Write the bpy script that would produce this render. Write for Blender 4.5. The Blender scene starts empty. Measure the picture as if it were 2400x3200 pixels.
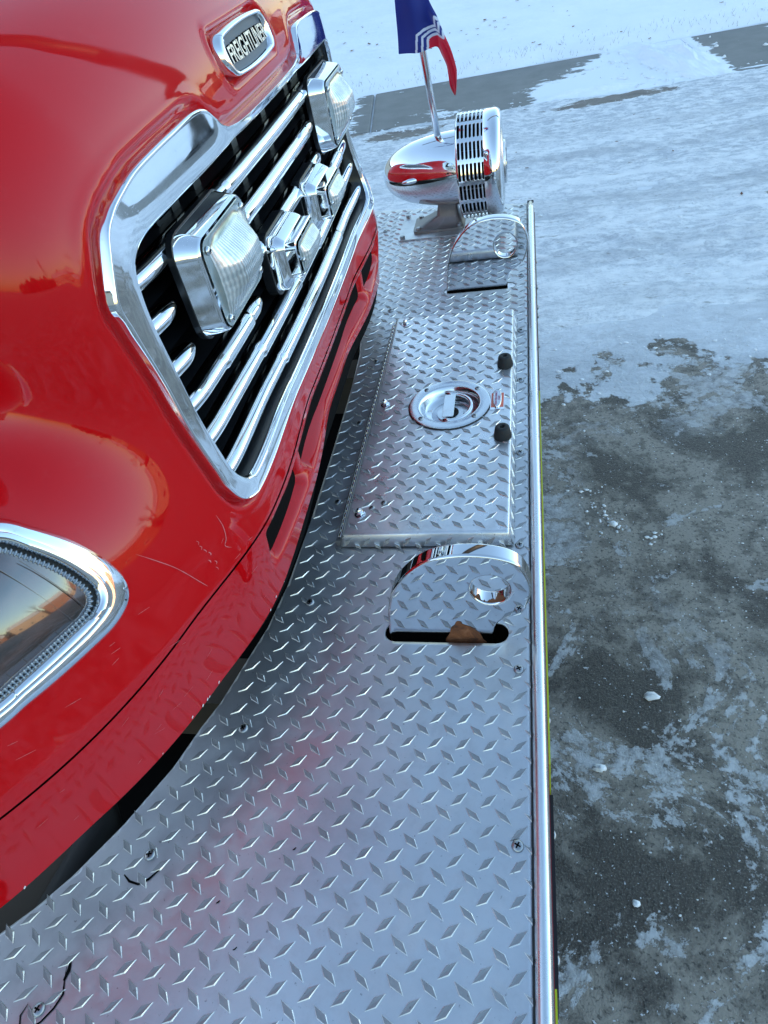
import bpy, bmesh, math, random
import numpy as np
from mathutils import Matrix, Vector

# ------------------------------------------------------------------ camera, sky, sun, exposure
SC = bpy.context.scene
COL = SC.collection
cam_data = bpy.data.cameras.new("camera")
cam = bpy.data.objects.new("camera", cam_data)
COL.objects.link(cam)
R_ = Vector((0.975171, 0.142421, -0.169582)); U_ = Vector((0.022155, 0.699181, 0.714601)); F_ = Vector((-0.220343, 0.700615, -0.678666))
CAMP = Vector((0.011924, -0.955685, 0.761808))
M = Matrix.Identity(4)
for i in range(3):
    M[i][0] = R_[i]; M[i][1] = U_[i]; M[i][2] = -F_[i]; M[i][3] = CAMP[i]
cam.matrix_world = M
cam_data.sensor_fit = 'VERTICAL'; cam_data.sensor_height = 36.0; cam_data.sensor_width = 27.0
cam_data.lens = 36.0 * 2150.0 / 3200.0
cam_data.clip_start = 0.02; cam_data.clip_end = 3000
SC.camera = cam

SUN_EL = math.radians(7.0)
SUN_AZ = math.radians(262.0)          # compass style: 0 = +Y, 90 = +X ; the low sun stands behind the truck
SUN_DIR = Vector((math.sin(SUN_AZ) * math.cos(SUN_EL), math.cos(SUN_AZ) * math.cos(SUN_EL), math.sin(SUN_EL)))
world = bpy.data.worlds.new("World"); SC.world = world
world.use_nodes = True
wn = world.node_tree
for n in list(wn.nodes): wn.nodes.remove(n)
w_out = wn.nodes.new('ShaderNodeOutputWorld'); w_bg = wn.nodes.new('ShaderNodeBackground'); w_sky = wn.nodes.new('ShaderNodeTexSky')
w_sky.sky_type = 'NISHITA'; w_sky.sun_disc = False
w_sky.sun_elevation = SUN_EL; w_sky.sun_rotation = SUN_AZ
w_sky.altitude = 200; w_sky.air_density = 1.0; w_sky.dust_density = .9; w_sky.ozone_density = 1.35
w_bg.inputs['Strength'].default_value = 0.15
wn.links.new(w_sky.outputs[0], w_bg.inputs[0]); wn.links.new(w_bg.outputs[0], w_out.inputs[0])
sun_d = bpy.data.lights.new("sun", 'SUN'); sun_d.energy = 2.1; sun_d.angle = math.radians(0.5); sun_d.color = (1.0, 0.66, 0.36)
sun = bpy.data.objects.new("sun", sun_d); COL.objects.link(sun)
sun.rotation_euler = SUN_DIR.to_track_quat('Z', 'Y').to_euler()
SC.view_settings.view_transform = 'Standard'
try: SC.view_settings.look = 'None'
except Exception: pass
SC.view_settings.gamma = 1.0; SC.view_settings.use_curve_mapping = False
SC.view_settings.exposure = 2.5

GZ = -0.65                               # ground level; the deck of the bumper is z = 0
rng = np.random.default_rng(7); random.seed(7)

# ------------------------------------------------------------------ material helpers
def new_mat(name):
    m = bpy.data.materials.new(name); m.use_nodes = True
    nt = m.node_tree; b = nt.nodes['Principled BSDF']
    return m, nt, b
def P(b, **k):
    for key, v in k.items():
        key = key.replace('_', ' ')
        if key in b.inputs:
            b.inputs[key].default_value = v
def nd(nt, t, **k):
    n = nt.nodes.new(t)
    for key, v in k.items():
        if key in n.inputs: n.inputs[key].default_value = v
        else: setattr(n, key, v)
    return n
def coords(nt):
    return nd(nt, 'ShaderNodeTexCoord').outputs['Object']
def noise(nt, co, scale, detail=4, rough=.55, dist=0.0, map_scale=None):
    if map_scale:
        mp = nd(nt, 'ShaderNodeMapping'); mp.inputs['Scale'].default_value = map_scale
        nt.links.new(co, mp.inputs['Vector']); co = mp.outputs[0]
    n = nd(nt, 'ShaderNodeTexNoise')
    n.inputs['Scale'].default_value = scale; n.inputs['Detail'].default_value = detail
    n.inputs['Roughness'].default_value = rough; n.inputs['Distortion'].default_value = dist
    nt.links.new(co, n.inputs['Vector'])
    return n.outputs['Fac']
def ramp(nt, fac, stops):
    r = nd(nt, 'ShaderNodeValToRGB'); e = r.color_ramp.elements
    while len(e) < len(stops): e.new(0.5)
    for i, (p, c) in enumerate(stops):
        e[i].position = p
        e[i].color = (c, c, c, 1) if not hasattr(c, '__len__') else (c[0], c[1], c[2], 1)
    nt.links.new(fac, r.inputs[0])
    return r.outputs[0]
def mix(nt, fac, a, b):
    m = nd(nt, 'ShaderNodeMix'); m.data_type = 'RGBA'
    for s, v in ((0, fac), (6, a), (7, b)):
        if hasattr(v, 'is_linked'): nt.links.new(v, m.inputs[s])
        else: m.inputs[s].default_value = v if not hasattr(v, '__len__') else (v[0], v[1], v[2], 1)
    return m.outputs[2]
def mth(nt, op, a, b=None, c=None, clamp=False):
    m = nd(nt, 'ShaderNodeMath'); m.operation = op; m.use_clamp = clamp
    for i, v in enumerate((a, b, c)):
        if v is None: continue
        if hasattr(v, 'is_linked'): nt.links.new(v, m.inputs[i])
        else: m.inputs[i].default_value = v
    return m.outputs[0]
def bump(nt, b, h, strength=.3, dist=.01):
    n = nd(nt, 'ShaderNodeBump'); n.inputs['Strength'].default_value = strength; n.inputs['Distance'].default_value = dist
    nt.links.new(h, n.inputs['Height']); nt.links.new(n.outputs[0], b.inputs['Normal'])
def maprange(nt, v, a, b, c=0., d=1.):
    n = nd(nt, 'ShaderNodeMapRange'); n.interpolation_type = 'SMOOTHSTEP'
    for i, x in enumerate((a, b, c, d)): n.inputs[i + 1].default_value = x
    nt.links.new(v, n.inputs[0]); return n.outputs[0]

def simple(name, col, rough=.5, metal=0., **k):
    m, nt, b = new_mat(name); P(b, Base_Color=(*col, 1), Roughness=rough, Metallic=metal, **k); return m

def mat_red():
    m, nt, b = new_mat('red_paint'); co = coords(nt)
    n1 = noise(nt, co, 60, 5); n2 = noise(nt, co, 9, 4)
    dirt = ramp(nt, n1, [(.60, 0.), (.82, 1.)])
    c = mix(nt, mth(nt, 'MULTIPLY', dirt, .05), (.52, .0001, .0025), (.46, .16, .15))
    nt.links.new(c, b.inputs['Base Color'])
    P(b, Roughness=.6, Coat_Weight=1.0, Coat_IOR=1.42, Specular_IOR_Level=.04)
    nt.links.new(ramp(nt, n2, [(.3, .015), (.8, .075)]), b.inputs['Coat Roughness'])
    return m
def mat_chrome(name='chrome', col=(.86, .88, .90), lo=.02, hi=.10, sc=30):
    m, nt, b = new_mat(name); co = coords(nt)
    n = noise(nt, co, sc, 6, .6)
    P(b, Metallic=1.0, Base_Color=(*col, 1))
    nt.links.new(ramp(nt, n, [(.35, lo), (.75, hi)]), b.inputs['Roughness'])
    d = ramp(nt, noise(nt, co, sc * 6, 4), [(.62, 0.), (.75, 1.)])
    nt.links.new(mix(nt, mth(nt, 'MULTIPLY', d, .25), col, (.45, .47, .5)), b.inputs['Base Color'])
    return m
def mat_plate(name, rl, rh, tint=(.61, .625, .65)):
    m, nt, b = new_mat(name); co = coords(nt)
    P(b, Metallic=.86)
    big = noise(nt, co, 5, 5, .6); fine = noise(nt, co, 45, 6, .65); spk = noise(nt, co, 170, 3, .6)
    c = mix(nt, ramp(nt, big, [(.35, 0.), (.7, 1.)]), tint, tuple(.86 * t for t in tint))
    c = mix(nt, mth(nt, 'MULTIPLY', ramp(nt, fine, [(.50, 0.), (.78, 1.)]), .40), c, (.40, .41, .43))
    c = mix(nt, mth(nt, 'MULTIPLY', ramp(nt, spk, [(.67, 0.), (.74, 1.)]), .7), c, (.15, .15, .16))
    nt.links.new(c, b.inputs['Base Color'])
    r = mth(nt, 'ADD', ramp(nt, fine, [(.3, rl), (.75, rh)]), mth(nt, 'MULTIPLY', big, .10))
    nt.links.new(r, b.inputs['Roughness'])
    st_ = noise(nt, co, 2.3, 6, .68, .6); film = noise(nt, co, 11, 7, .7, .8)
    nt.links.new(mix(nt, mth(nt, 'MULTIPLY', ramp(nt, st_, [(.47, 0.), (.62, 1.)]), .30), mix(nt, mth(nt, 'MULTIPLY', ramp(nt, film, [(.50, 0.), (.68, 1.)]), .28), c, (.66, .66, .65)), (.30, .29, .28)), b.inputs['Base Color'])
    r = mth(nt, 'ADD', r, mth(nt, 'MULTIPLY', ramp(nt, film, [(.46, 0.), (.70, 1.)]), .16)); nt.links.new(r, b.inputs['Roughness'])
    sc = noise(nt, co, 26, 3, .5, .5, (1, 9, 1))
    h = mth(nt, 'ADD', mth(nt, 'MULTIPLY', spk, .35), mth(nt, 'ADD', mth(nt, 'MULTIPLY', sc, .25), fine))
    bump(nt, b, h, .11, .0015)
    return m
def mat_concrete_wet():
    pass

MAT = {}
MAT['red'] = mat_red()
MAT['chrome'] = mat_chrome()
MAT['chrome_worn'] = mat_chrome('chrome_worn', (.80, .82, .85), .05, .2, 18)
MAT['plate'] = mat_plate('tread_plate', .25, .40)
MAT['hatch'] = mat_plate('hatch_plate', .19, .33, (.78, .79, .81))
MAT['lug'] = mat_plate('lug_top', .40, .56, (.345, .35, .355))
MAT['lug_edge_glint'] = mat_plate('lug_edge_glint', .18, .30, (.84, .84, .83))  # lighter bevels: the highlight on the edges is put into the colour
MAT['steel'] = mat_chrome('stainless_steel', (.70, .72, .74), .14, .30, 40)
MAT['steel_dark'] = mat_chrome('dull_steel', (.36, .37, .38), .28, .45, 40)
MAT['rail'] = mat_chrome('rail_aluminium', (.74, .76, .78), .24, .38, 30)
MAT['cast'] = mat_plate('cast_grey', .34, .5, (.24, .23, .225))
MAT['black'] = simple('black_plastic', (.010, .011, .013), .30, Specular_IOR_Level=.45)
MAT['void'] = simple('chassis_and_shade_black', (.003, .003, .003), .9, Specular_IOR_Level=.1)  # black of real dark parts, and painted shade in gaps and recesses
MAT['rubber'] = simple('black_rubber', (.012, .012, .012), .65)
MAT['radiator'] = None
MAT['grey_panel'] = simple('badge_grey', (.095, .115, .15), .5)
MAT['letter_face'] = simple('letter_face', (.86, .87, .88), .22, .6)
MAT['orange'] = simple('orange_print', (.72, .10, .03), .35, Coat_Weight=.6)
MAT['tagwhite'] = simple('tag_white', (.62, .66, .74), .35, Coat_Weight=.6)
MAT['redprint'] = simple('red_print', (.42, .01, .06), .5)
MAT['lime'] = simple('lime_reflective', (.52, .66, .02), .4)
MAT['maroon'] = simple('red_reflective', (.25, .015, .025), .4)
MAT['scratch'] = simple('paint_scratch', (.60, .14, .15), .6)
MAT['chip'] = simple('chipped_white', (.75, .72, .72), .6)
def mat_rust():
    m, nt, b = new_mat('rust'); co = coords(nt)
    n = noise(nt, co, 60, 6, .65, .6)
    nt.links.new(ramp(nt, n, [(.3, (.055, .022, .010)), (.55, (.19, .062, .020)), (.75, (.30, .13, .06))]), b.inputs['Base Color'])
    P(b, Roughness=.85); bump(nt, b, n, .5, .004); return m
MAT['rust'] = mat_rust()
def mat_radiator():
    m, nt, b = new_mat('radiator_core'); co = coords(nt)
    w = nd(nt, 'ShaderNodeTexWave'); w.inputs['Scale'].default_value = 70; w.bands_direction = 'Y'
    nt.links.new(co, w.inputs['Vector'])
    nt.links.new(ramp(nt, w.outputs['Fac'], [(.2, (.012, .011, .010)), (.8, (.075, .066, .055))]), b.inputs['Base Color'])
    P(b, Roughness=.6); return m
MAT['radiator'] = mat_radiator()
def mat_lens(name, c0, c1, rough):
    m, nt, b = new_mat(name); co = coords(nt)
    n = noise(nt, co, 55, 5, .6, .4); g = noise(nt, co, 9, 3)
    nt.links.new(mix(nt, ramp(nt, mth(nt, 'ADD', mth(nt, 'MULTIPLY', n, .6), mth(nt, 'MULTIPLY', g, .4)), [(.38, 0.), (.62, 1.)]), c0, c1), b.inputs['Base Color'])
    P(b, Roughness=rough, Metallic=.55, Specular_IOR_Level=.6, Coat_Weight=1.0, Coat_Roughness=.05)
    return m
MAT['lens'] = mat_lens('clear_lens', (.50, .55, .55), (.88, .91, .90), .22)
MAT['lens_groove_shade'] = mat_lens('lens_groove_shade', (.36, .39, .40), (.62, .66, .67), .25)  # darker copy of the lens colour: shade painted into the flutes
MAT['lens_rim'] = mat_lens('lens_rim', (.24, .29, .285), (.36, .41, .40), .18)
def mat_headlens():
    m, nt, b = new_mat('headlight_lens'); co = coords(nt)
    n = noise(nt, co, 14, 4, .5, 0, (1, 1, 8))
    nt.links.new(ramp(nt, n, [(.3, (.012, .009, .009)), (.7, (.075, .035, .028))]), b.inputs['Base Color'])
    P(b, Roughness=.10, Specular_IOR_Level=.9, Coat_Weight=1.0, Coat_Roughness=.02, Coat_IOR=1.7); return m
MAT['headlens'] = mat_headlens()
def mat_flag():
    m, nt, b = new_mat('flag_cloth')
    a = nd(nt, 'ShaderNodeVertexColor'); a.layer_name = 'Col'
    nt.links.new(a.outputs['Color'], b.inputs['Base Color'])
    P(b, Roughness=.75, Sheen_Weight=.3)
    co = coords(nt); w = noise(nt, co, 900, 2); bump(nt, b, w, .25, .0006)
    tr = nd(nt, 'ShaderNodeBsdfTranslucent'); nt.links.new(a.outputs['Color'], tr.inputs[0])
    mx = nd(nt, 'ShaderNodeMixShader'); mx.inputs[0].default_value = .3
    nt.links.new(b.outputs[0], mx.inputs[1]); nt.links.new(tr.outputs[0], mx.inputs[2])
    nt.links.new(mx.outputs[0], nt.nodes['Material Output'].inputs['Surface'])
    return m
MAT['flag'] = mat_flag()

# ------------------------------------------------------------------ object helpers
def tag(o, label=None, cat=None, group=None, kind=None):
    for k, v in (('label', label), ('category', cat), ('group', group), ('kind', kind)):
        if v: o[k] = v
    return o
def thing(name, loc, label, cat, group=None):
    o = bpy.data.objects.new(name, None); COL.objects.link(o)
    o.location = loc; o.empty_display_size = .1
    tag(o, label, cat, group); return o
def wloc(o):
    v = Vector(o.location); p = o.parent
    while p is not None:
        v = v + Vector(p.location); p = p.parent
    return v
def put(o, parent):
    if parent is not None:
        o.parent = parent
        o.location = Vector(o.location) - wloc(parent)
def mesh_obj(name, V, Fs, mat, parent=None, smooth=True, mats=None, mi=None):
    me = bpy.data.meshes.new(name)
    V = np.asarray(V, dtype=float)
    if isinstance(Fs, np.ndarray): Fs = Fs.tolist()
    me.from_pydata(V.tolist(), [], Fs)
    for m in (mats or [mat]): me.materials.append(m)
    if mi is not None: me.polygons.foreach_set('material_index', np.asarray(mi, dtype=np.int32))
    me.polygons.foreach_set('use_smooth', np.full(len(me.polygons), bool(smooth)))
    me.update()
    o = bpy.data.objects.new(name, me); COL.objects.link(o)
    put(o, parent); return o
class MB:
    def __init__(s): s.V = []; s.F = []; s.M = []
    def add(s, V, F, m=0):
        b = len(s.V); s.V += [tuple(map(float, v)) for v in V]
        s.F += [[b + i for i in f] for f in F]; s.M += [m] * len(F)
    def box(s, lo, hi, m=0):
        x0, y0, z0 = lo; x1, y1, z1 = hi
        s.add([(x0, y0, z0), (x1, y0, z0), (x1, y1, z0), (x0, y1, z0), (x0, y0, z1), (x1, y0, z1), (x1, y1, z1), (x0, y1, z1)],
              [(0, 3, 2, 1), (4, 5, 6, 7), (0, 1, 5, 4), (1, 2, 6, 5), (2, 3, 7, 6), (3, 0, 4, 7)], m)
    def loft(s, loops, closed=True, cap0=False, cap1=False, m=0):
        n = len(loops[0]); b = len(s.V)
        for L in loops: s.V += [tuple(map(float, v)) for v in L]
        k = n if closed else n - 1
        for i in range(len(loops) - 1):
            for j in range(k):
                j2 = (j + 1) % n
                s.F.append([b + i * n + j, b + i * n + j2, b + (i + 1) * n + j2, b + (i + 1) * n + j]); s.M.append(m)
        if cap0: s.F.append([b + j for j in range(n)][::-1]); s.M.append(m)
        if cap1: s.F.append([b + (len(loops) - 1) * n + j for j in range(n)]); s.M.append(m)
    def tube(s, pts, r, n=10, caps=True, m=0):
        pts = [Vector(p) for p in pts]; loops = []
        up = Vector((0, 0, 1)); pn = None
        for i, p in enumerate(pts):
            t = (pts[min(i + 1, len(pts) - 1)] - pts[max(i - 1, 0)]).normalized()
            a = pn - t * pn.dot(t) if pn is not None else (up.cross(t) if abs(t.z) < .9 else Vector((1, 0, 0)).cross(t))
            a.normalize(); c = t.cross(a); pn = a
            rr = r[i] if hasattr(r, '__len__') else r
            loops.append([p + a * (rr * math.cos(2 * math.pi * j / n)) + c * (rr * math.sin(2 * math.pi * j / n)) for j in range(n)])
        s.loft(loops, True, caps, caps, m)
    def lathe(s, prof, n=24, org=(0, 0, 0), axis='Z', cap0=False, cap1=False, m=0):
        loops = []
        for r, h in prof:
            L = []
            for j in range(n):
                a = 2 * math.pi * j / n; u, v = r * math.cos(a), r * math.sin(a)
                if axis == 'Z': q = (u, v, h)
                elif axis == 'X': q = (h, u, v)
                else: q = (v, h, u)
                L.append((org[0] + q[0], org[1] + q[1], org[2] + q[2]))
            loops.append(L)
        s.loft(loops, True, cap0, cap1, m)
    def build(s, name, mats, parent=None, smooth=True):
        if not isinstance(mats, (list, tuple)): mats = [mats]
        return mesh_obj(name, s.V, s.F, None, parent, smooth, mats, s.M)
def sharp(o, deg=35):
    me = o.data; bm = bmesh.new(); bm.from_mesh(me)
    bmesh.ops.recalc_face_normals(bm, faces=bm.faces)
    lim = math.radians(deg)
    for e in bm.edges:
        e.smooth = not (len(e.link_faces) == 2 and e.calc_face_angle(0) > lim)
    for f in bm.faces: f.smooth = True
    bm.to_mesh(me); bm.free(); me.update()
    w = o.modifiers.new('weighted', 'WEIGHTED_NORMAL'); w.keep_sharp = True; w.weight = 90
    return o
def catmull(pts, k=8, closed=True):
    P_ = np.asarray(pts, float); n = len(P_); out = []
    rngi = range(n) if closed else range(n - 1)
    for i in rngi:
        if closed: a, b, c, d = P_[(i - 1) % n], P_[i], P_[(i + 1) % n], P_[(i + 2) % n]
        else: a, b, c, d = P_[max(i - 1, 0)], P_[i], P_[i + 1], P_[min(i + 2, n - 1)]
        for j in range(k):
            t = j / k
            out.append(.5 * ((2 * b) + (c - a) * t + (2 * a - 5 * b + 4 * c - d) * t * t + (3 * b - a - 3 * c + d) * t ** 3))
    if not closed: out.append(P_[-1])
    return np.array(out)
def resample(P_, n, closed=True):
    P_ = np.asarray(P_, float)
    Q = np.vstack([P_, P_[:1]]) if closed else P_
    d = np.r_[0, np.cumsum(np.linalg.norm(np.diff(Q, axis=0), axis=1))]
    t = np.linspace(0, d[-1], n, endpoint=not closed)
    return np.stack([np.interp(t, d, Q[:, k]) for k in range(Q.shape[1])], 1)
def sdf_poly(P2, x, y):
    """signed distance to a closed polygon, negative inside"""
    P2 = np.asarray(P2, float); shp = x.shape; x = x.ravel(); y = y.ravel()
    d = np.full(x.shape, 1e9); s = np.zeros(x.shape, bool)
    n = len(P2)
    for i in range(n):
        ax, ay = P2[i]; bx, by = P2[(i + 1) % n]
        ex, ey = bx - ax, by - ay
        wx, wy = x - ax, y - ay
        t = np.clip((wx * ex + wy * ey) / max(ex * ex + ey * ey, 1e-18), 0, 1)
        d = np.minimum(d, (wx - ex * t) ** 2 + (wy - ey * t) ** 2)
        c = ((ay > y) != (by > y))
        with np.errstate(divide='ignore', invalid='ignore'):
            xi = ax + (y - ay) * ex / (ey if ey != 0 else 1e-18)
        s ^= c & (x < xi)
    d = np.sqrt(d); d[s] *= -1
    return d.reshape(shp)
def clip(V, T, phi):
    """keep the part of a triangle mesh where phi > 0, cutting triangles along phi = 0"""
    V = np.asarray(V, float); T = np.asarray(T, int)
    ins = phi > 0; cnt = ins[T].sum(1)
    keep = T[cnt == 3].tolist(); cut = T[(cnt == 1) | (cnt == 2)]
    nv = []; cache = {}; base = len(V)
    def ep(a, b):
        k = (a, b) if a < b else (b, a)
        if k not in cache:
            t = phi[k[0]] / (phi[k[0]] - phi[k[1]])
            cache[k] = base + len(nv); nv.append(V[k[0]] + (V[k[1]] - V[k[0]]) * t)
        return cache[k]
    for tri in cut.tolist():
        for r in range(3):
            a, b, c = tri[r], tri[(r + 1) % 3], tri[(r + 2) % 3]
            if ins[a] and not ins[b] and not ins[c]:
                keep.append([a, ep(a, b), ep(a, c)]); break
            if not ins[a] and ins[b] and ins[c]:
                p, q = ep(a, b), ep(a, c); keep.append([p, b, c]); keep.append([p, c, q]); break
    V2 = np.vstack([V, np.array(nv)]) if nv else V
    T2 = np.array(keep, int).reshape(-1, 3)
    used = np.unique(T2); remap = np.full(len(V2), -1); remap[used] = np.arange(len(used))
    return V2[used], remap[T2]
def grid_tris(nr, nc):
    i = np.arange(nr - 1)[:, None] * nc + np.arange(nc - 1)[None, :]
    a = i.ravel(); b = a + 1; c = a + nc + 1; d = a + nc
    return np.vstack([np.c_[a, b, c], np.c_[a, c, d]])
def text_verts(body, size=1.0, extrude=.05, res=3, fat=0.0):
    cu = bpy.data.curves.new('lettering', 'FONT'); cu.body = body; cu.size = size; cu.extrude = extrude; cu.offset = fat
    cu.align_x = 'CENTER'; cu.align_y = 'CENTER'; cu.resolution_u = res
    o = bpy.data.objects.new('lettering', cu); COL.objects.link(o)
    dg = bpy.context.evaluated_depsgraph_get(); me = o.evaluated_get(dg).to_mesh()
    V = np.array([v.co[:] for v in me.vertices]); Fs = [list(p.vertices) for p in me.polygons]
    o.evaluated_get(dg).to_mesh_clear(); bpy.data.objects.remove(o); bpy.data.curves.remove(cu)
    return V, Fs
def plate_2d(name, outer, holes, mapf, half, bevel, mat, parent, res=2):
    """flat plate with round holes and rounded arrises: outline in 2-D, mapf turns (u, v, w) into world"""
    cu = bpy.data.curves.new(name, 'CURVE'); cu.dimensions = '2D'; cu.fill_mode = 'BOTH'
    cu.extrude = half - bevel; cu.bevel_depth = bevel; cu.bevel_resolution = res; cu.offset = -bevel
    for L in [outer] + list(holes):
        sp = cu.splines.new('POLY'); sp.points.add(len(L) - 1); sp.use_cyclic_u = True
        for p, q in zip(sp.points, L): p.co = (q[0], q[1], 0, 1)
    o = bpy.data.objects.new(name, cu); COL.objects.link(o)
    dg = bpy.context.evaluated_depsgraph_get(); me = o.evaluated_get(dg).to_mesh()
    V = [mapf(*v.co[:]) for v in me.vertices]; Fs = [list(p.vertices) for p in me.polygons]
    o.evaluated_get(dg).to_mesh_clear(); bpy.data.objects.remove(o); bpy.data.curves.remove(cu)
    ob = mesh_obj(name, V, Fs, mat, parent); return sharp(ob, 32)
def copy_obj(o, parent, loc=None):
    c = o.copy(); COL.objects.link(c); c.parent = parent
    if loc is not None: c.location = Vector(loc) - (wloc(parent) if parent else Vector())
    return c
def ell(cx, cy, rx, ry, n=40):
    return [(cx + rx * math.cos(2 * math.pi * i / n), cy + ry * math.sin(2 * math.pi * i / n)) for i in range(n)]
def rrect(x0, y0, x1, y1, r, n=6):
    out = []
    for cx, cy, a0 in ((x1 - r, y1 - r, 0), (x0 + r, y1 - r, 90), (x0 + r, y0 + r, 180), (x1 - r, y0 + r, 270)):
        for i in range(n + 1):
            a = math.radians(a0 + 90 * i / n); out.append((cx + r * math.cos(a), cy + r * math.sin(a)))
    return out

# ------------------------------------------------------------------ ground, pavement, snow
def mat_ground():
    """concrete apron, damp and frosted near the truck, packed snow farther out"""
    m, nt, b = new_mat('apron_concrete_and_snow'); co = coords(nt)
    sx = nd(nt, 'ShaderNodeSeparateXYZ'); nt.links.new(co, sx.inputs[0]); X, Y = sx.outputs[0], sx.outputs[1]
    grain = noise(nt, co, 260, 3, .7); med = noise(nt, co, 22, 6, .65); blot = noise(nt, co, 3.2, 7, .68, .5); grit = noise(nt, co, 90, 3, .6)
    # concrete colour: damp and dry stretches, pits, sand and salt grains
    c = mix(nt, ramp(nt, blot, [(.43, 0.), (.53, 1.)]), (.070, .059, .049), (.295, .262, .222))
    c = mix(nt, mth(nt, 'MULTIPLY', ramp(nt, med, [(.50, 0.), (.58, 1.)]), .55), c, (.060, .050, .042))
    pit = ramp(nt, noise(nt, co, 120, 2, .6), [(.56, 0.), (.66, 1.)])
    c = mix(nt, mth(nt, 'MULTIPLY', pit, .65), c, (.012, .012, .013))
    c = mix(nt, mth(nt, 'MULTIPLY', ramp(nt, grain, [(.52, 0.), (.70, 1.)]), .65), c, (.25, .235, .20))
    specks = ramp(nt, noise(nt, co, 150, 1, .4), [(.735, 0.), (.76, 1.)])
    c = mix(nt, mth(nt, 'MULTIPLY', specks, .8), c, (.66, .67, .70))
    # frost films and crusts on the concrete
    fr = noise(nt, co, 3.6, 10, .72, .7); f2 = noise(nt, co, 34, 6, .72)
    frv = mth(nt, 'ADD', fr, mth(nt, 'MULTIPLY', mth(nt, 'SUBTRACT', f2, .5), .30))
    frost = mth(nt, 'MULTIPLY', mth(nt, 'MULTIPLY', maprange(nt, frv, .507, .54), ramp(nt, f2, [(.36, .40), (.58, 1.)])), .74)
    crust = mth(nt, 'MULTIPLY', maprange(nt, frv, .600, .625), .9)
    near_ = maprange(nt, mth(nt, 'ADD', Y, mth(nt, 'MULTIPLY', X, .25)), .35, -.15)
    near_ = mth(nt, 'MAXIMUM', near_, mth(nt, 'MULTIPLY', maprange(nt, X, .16, .05), .9))
    near_ = mth(nt, 'MAXIMUM', near_, mth(nt, 'MULTIPLY', maprange(nt, Y, .75, 1.0), .8))
    crust = mth(nt, 'MULTIPLY', crust, mth(nt, 'MAXIMUM', near_, .55)); frost = mth(nt, 'MULTIPLY', frost, near_)
    frost = mth(nt, 'MAXIMUM', frost, crust)
    # packed snow beyond an uneven edge
    e1 = noise(nt, co, 2.6, 8, .62, .2); e2 = noise(nt, co, 16, 5, .6)
    edge = mth(nt, 'ADD', mth(nt, 'SUBTRACT', Y, mth(nt, 'MULTIPLY', X, .06)), mth(nt, 'ADD', mth(nt, 'MULTIPLY', mth(nt, 'SUBTRACT', e1, .5), 1.5), mth(nt, 'MULTIPLY', mth(nt, 'SUBTRACT', e2, .5), .7)))
    snow = maprange(nt, edge, 1.08, 1.14)
    # in the packed zone: tyre-smeared grey streaks and a few bare dark spots
    st = noise(nt, co, 1.0, 7, .62, .25, (.55, 4.5, 1)); st2 = noise(nt, co, 9, 7, .66, .3, (.7, 2.0, 1))
    streak = mth(nt, 'ADD', mth(nt, 'MULTIPLY', ramp(nt, st, [(.35, 0.), (.68, 1.)]), .65), mth(nt, 'MULTIPLY', ramp(nt, st2, [(.36, 0.), (.66, 1.)]), .5))
    sc = mix(nt, mth(nt, 'MINIMUM', streak, 1.0), (.60, .63, .67), (.88, .90, .93))
    bare = mth(nt, 'MULTIPLY', ramp(nt, noise(nt, co, 7.5, 5, .6, .2, (.55, 1.6, 1)), [(.685, 0.), (.73, 1.)]), maprange(nt, Y, 9.5, 5.2))
    sc = mix(nt, mth(nt, 'MULTIPLY', bare, .8), sc, (.19, .18, .17))
    slush = mth(nt, 'SUBTRACT', 1.0, maprange(nt, edge, 1.25, 2.0)); slush = mth(nt, 'MULTIPLY', slush, .46)
    sc = mix(nt, mth(nt, 'MULTIPLY', slush, ramp(nt, med, [(.3, .5), (.6, 1.)])), sc, (.30, .315, .34))
    col = mix(nt, frost, c, mix(nt, f2, (.36, .38, .41), (.76, .77, .79)))
    col = mix(nt, snow, col, sc)
    nt.links.new(col, b.inputs['Base Color'])
    rg = mix(nt, snow, ramp(nt, blot, [(.35, .42), (.6, .75)]), (.62, .62, .62)); nt.links.new(rg, b.inputs['Roughness'])
    P(b, Specular_IOR_Level=.35)
    h = mth(nt, 'ADD', mth(nt, 'MULTIPLY', grain, .35), mth(nt, 'ADD', mth(nt, 'MULTIPLY', grit, .5), mth(nt, 'MULTIPLY', mth(nt, 'MULTIPLY', st2, snow), 3.0)))
    h = mth(nt, 'ADD', h, mth(nt, 'MULTIPLY', mth(nt, 'MULTIPLY', med, snow), 2.2))
    h = mth(nt, 'ADD', h, mth(nt, 'MULTIPLY', frost, 1.2))
    bump(nt, b, h, .55, .012)
    return m
MAT['ground'] = mat_ground()
def mat_snow():
    m, nt, b = new_mat('fresh_snow'); co = coords(nt)
    n = noise(nt, co, 1.4, 6, .6); n2 = noise(nt, co, 34, 6, .65); n3 = noise(nt, co, 5, 5, .6)
    nt.links.new(mix(nt, ramp(nt, n, [(.3, 0.), (.7, 1.)]), (.80, .84, .885), (.87, .895, .925)), b.inputs['Base Color'])
    P(b, Roughness=.7, Specular_IOR_Level=.2, Subsurface_Weight=.0)
    bump(nt, b, mth(nt, 'ADD', n2, mth(nt, 'MULTIPLY', n3, 3.0)), .35, .02)
    return m
MAT['snow'] = mat_snow()
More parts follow.
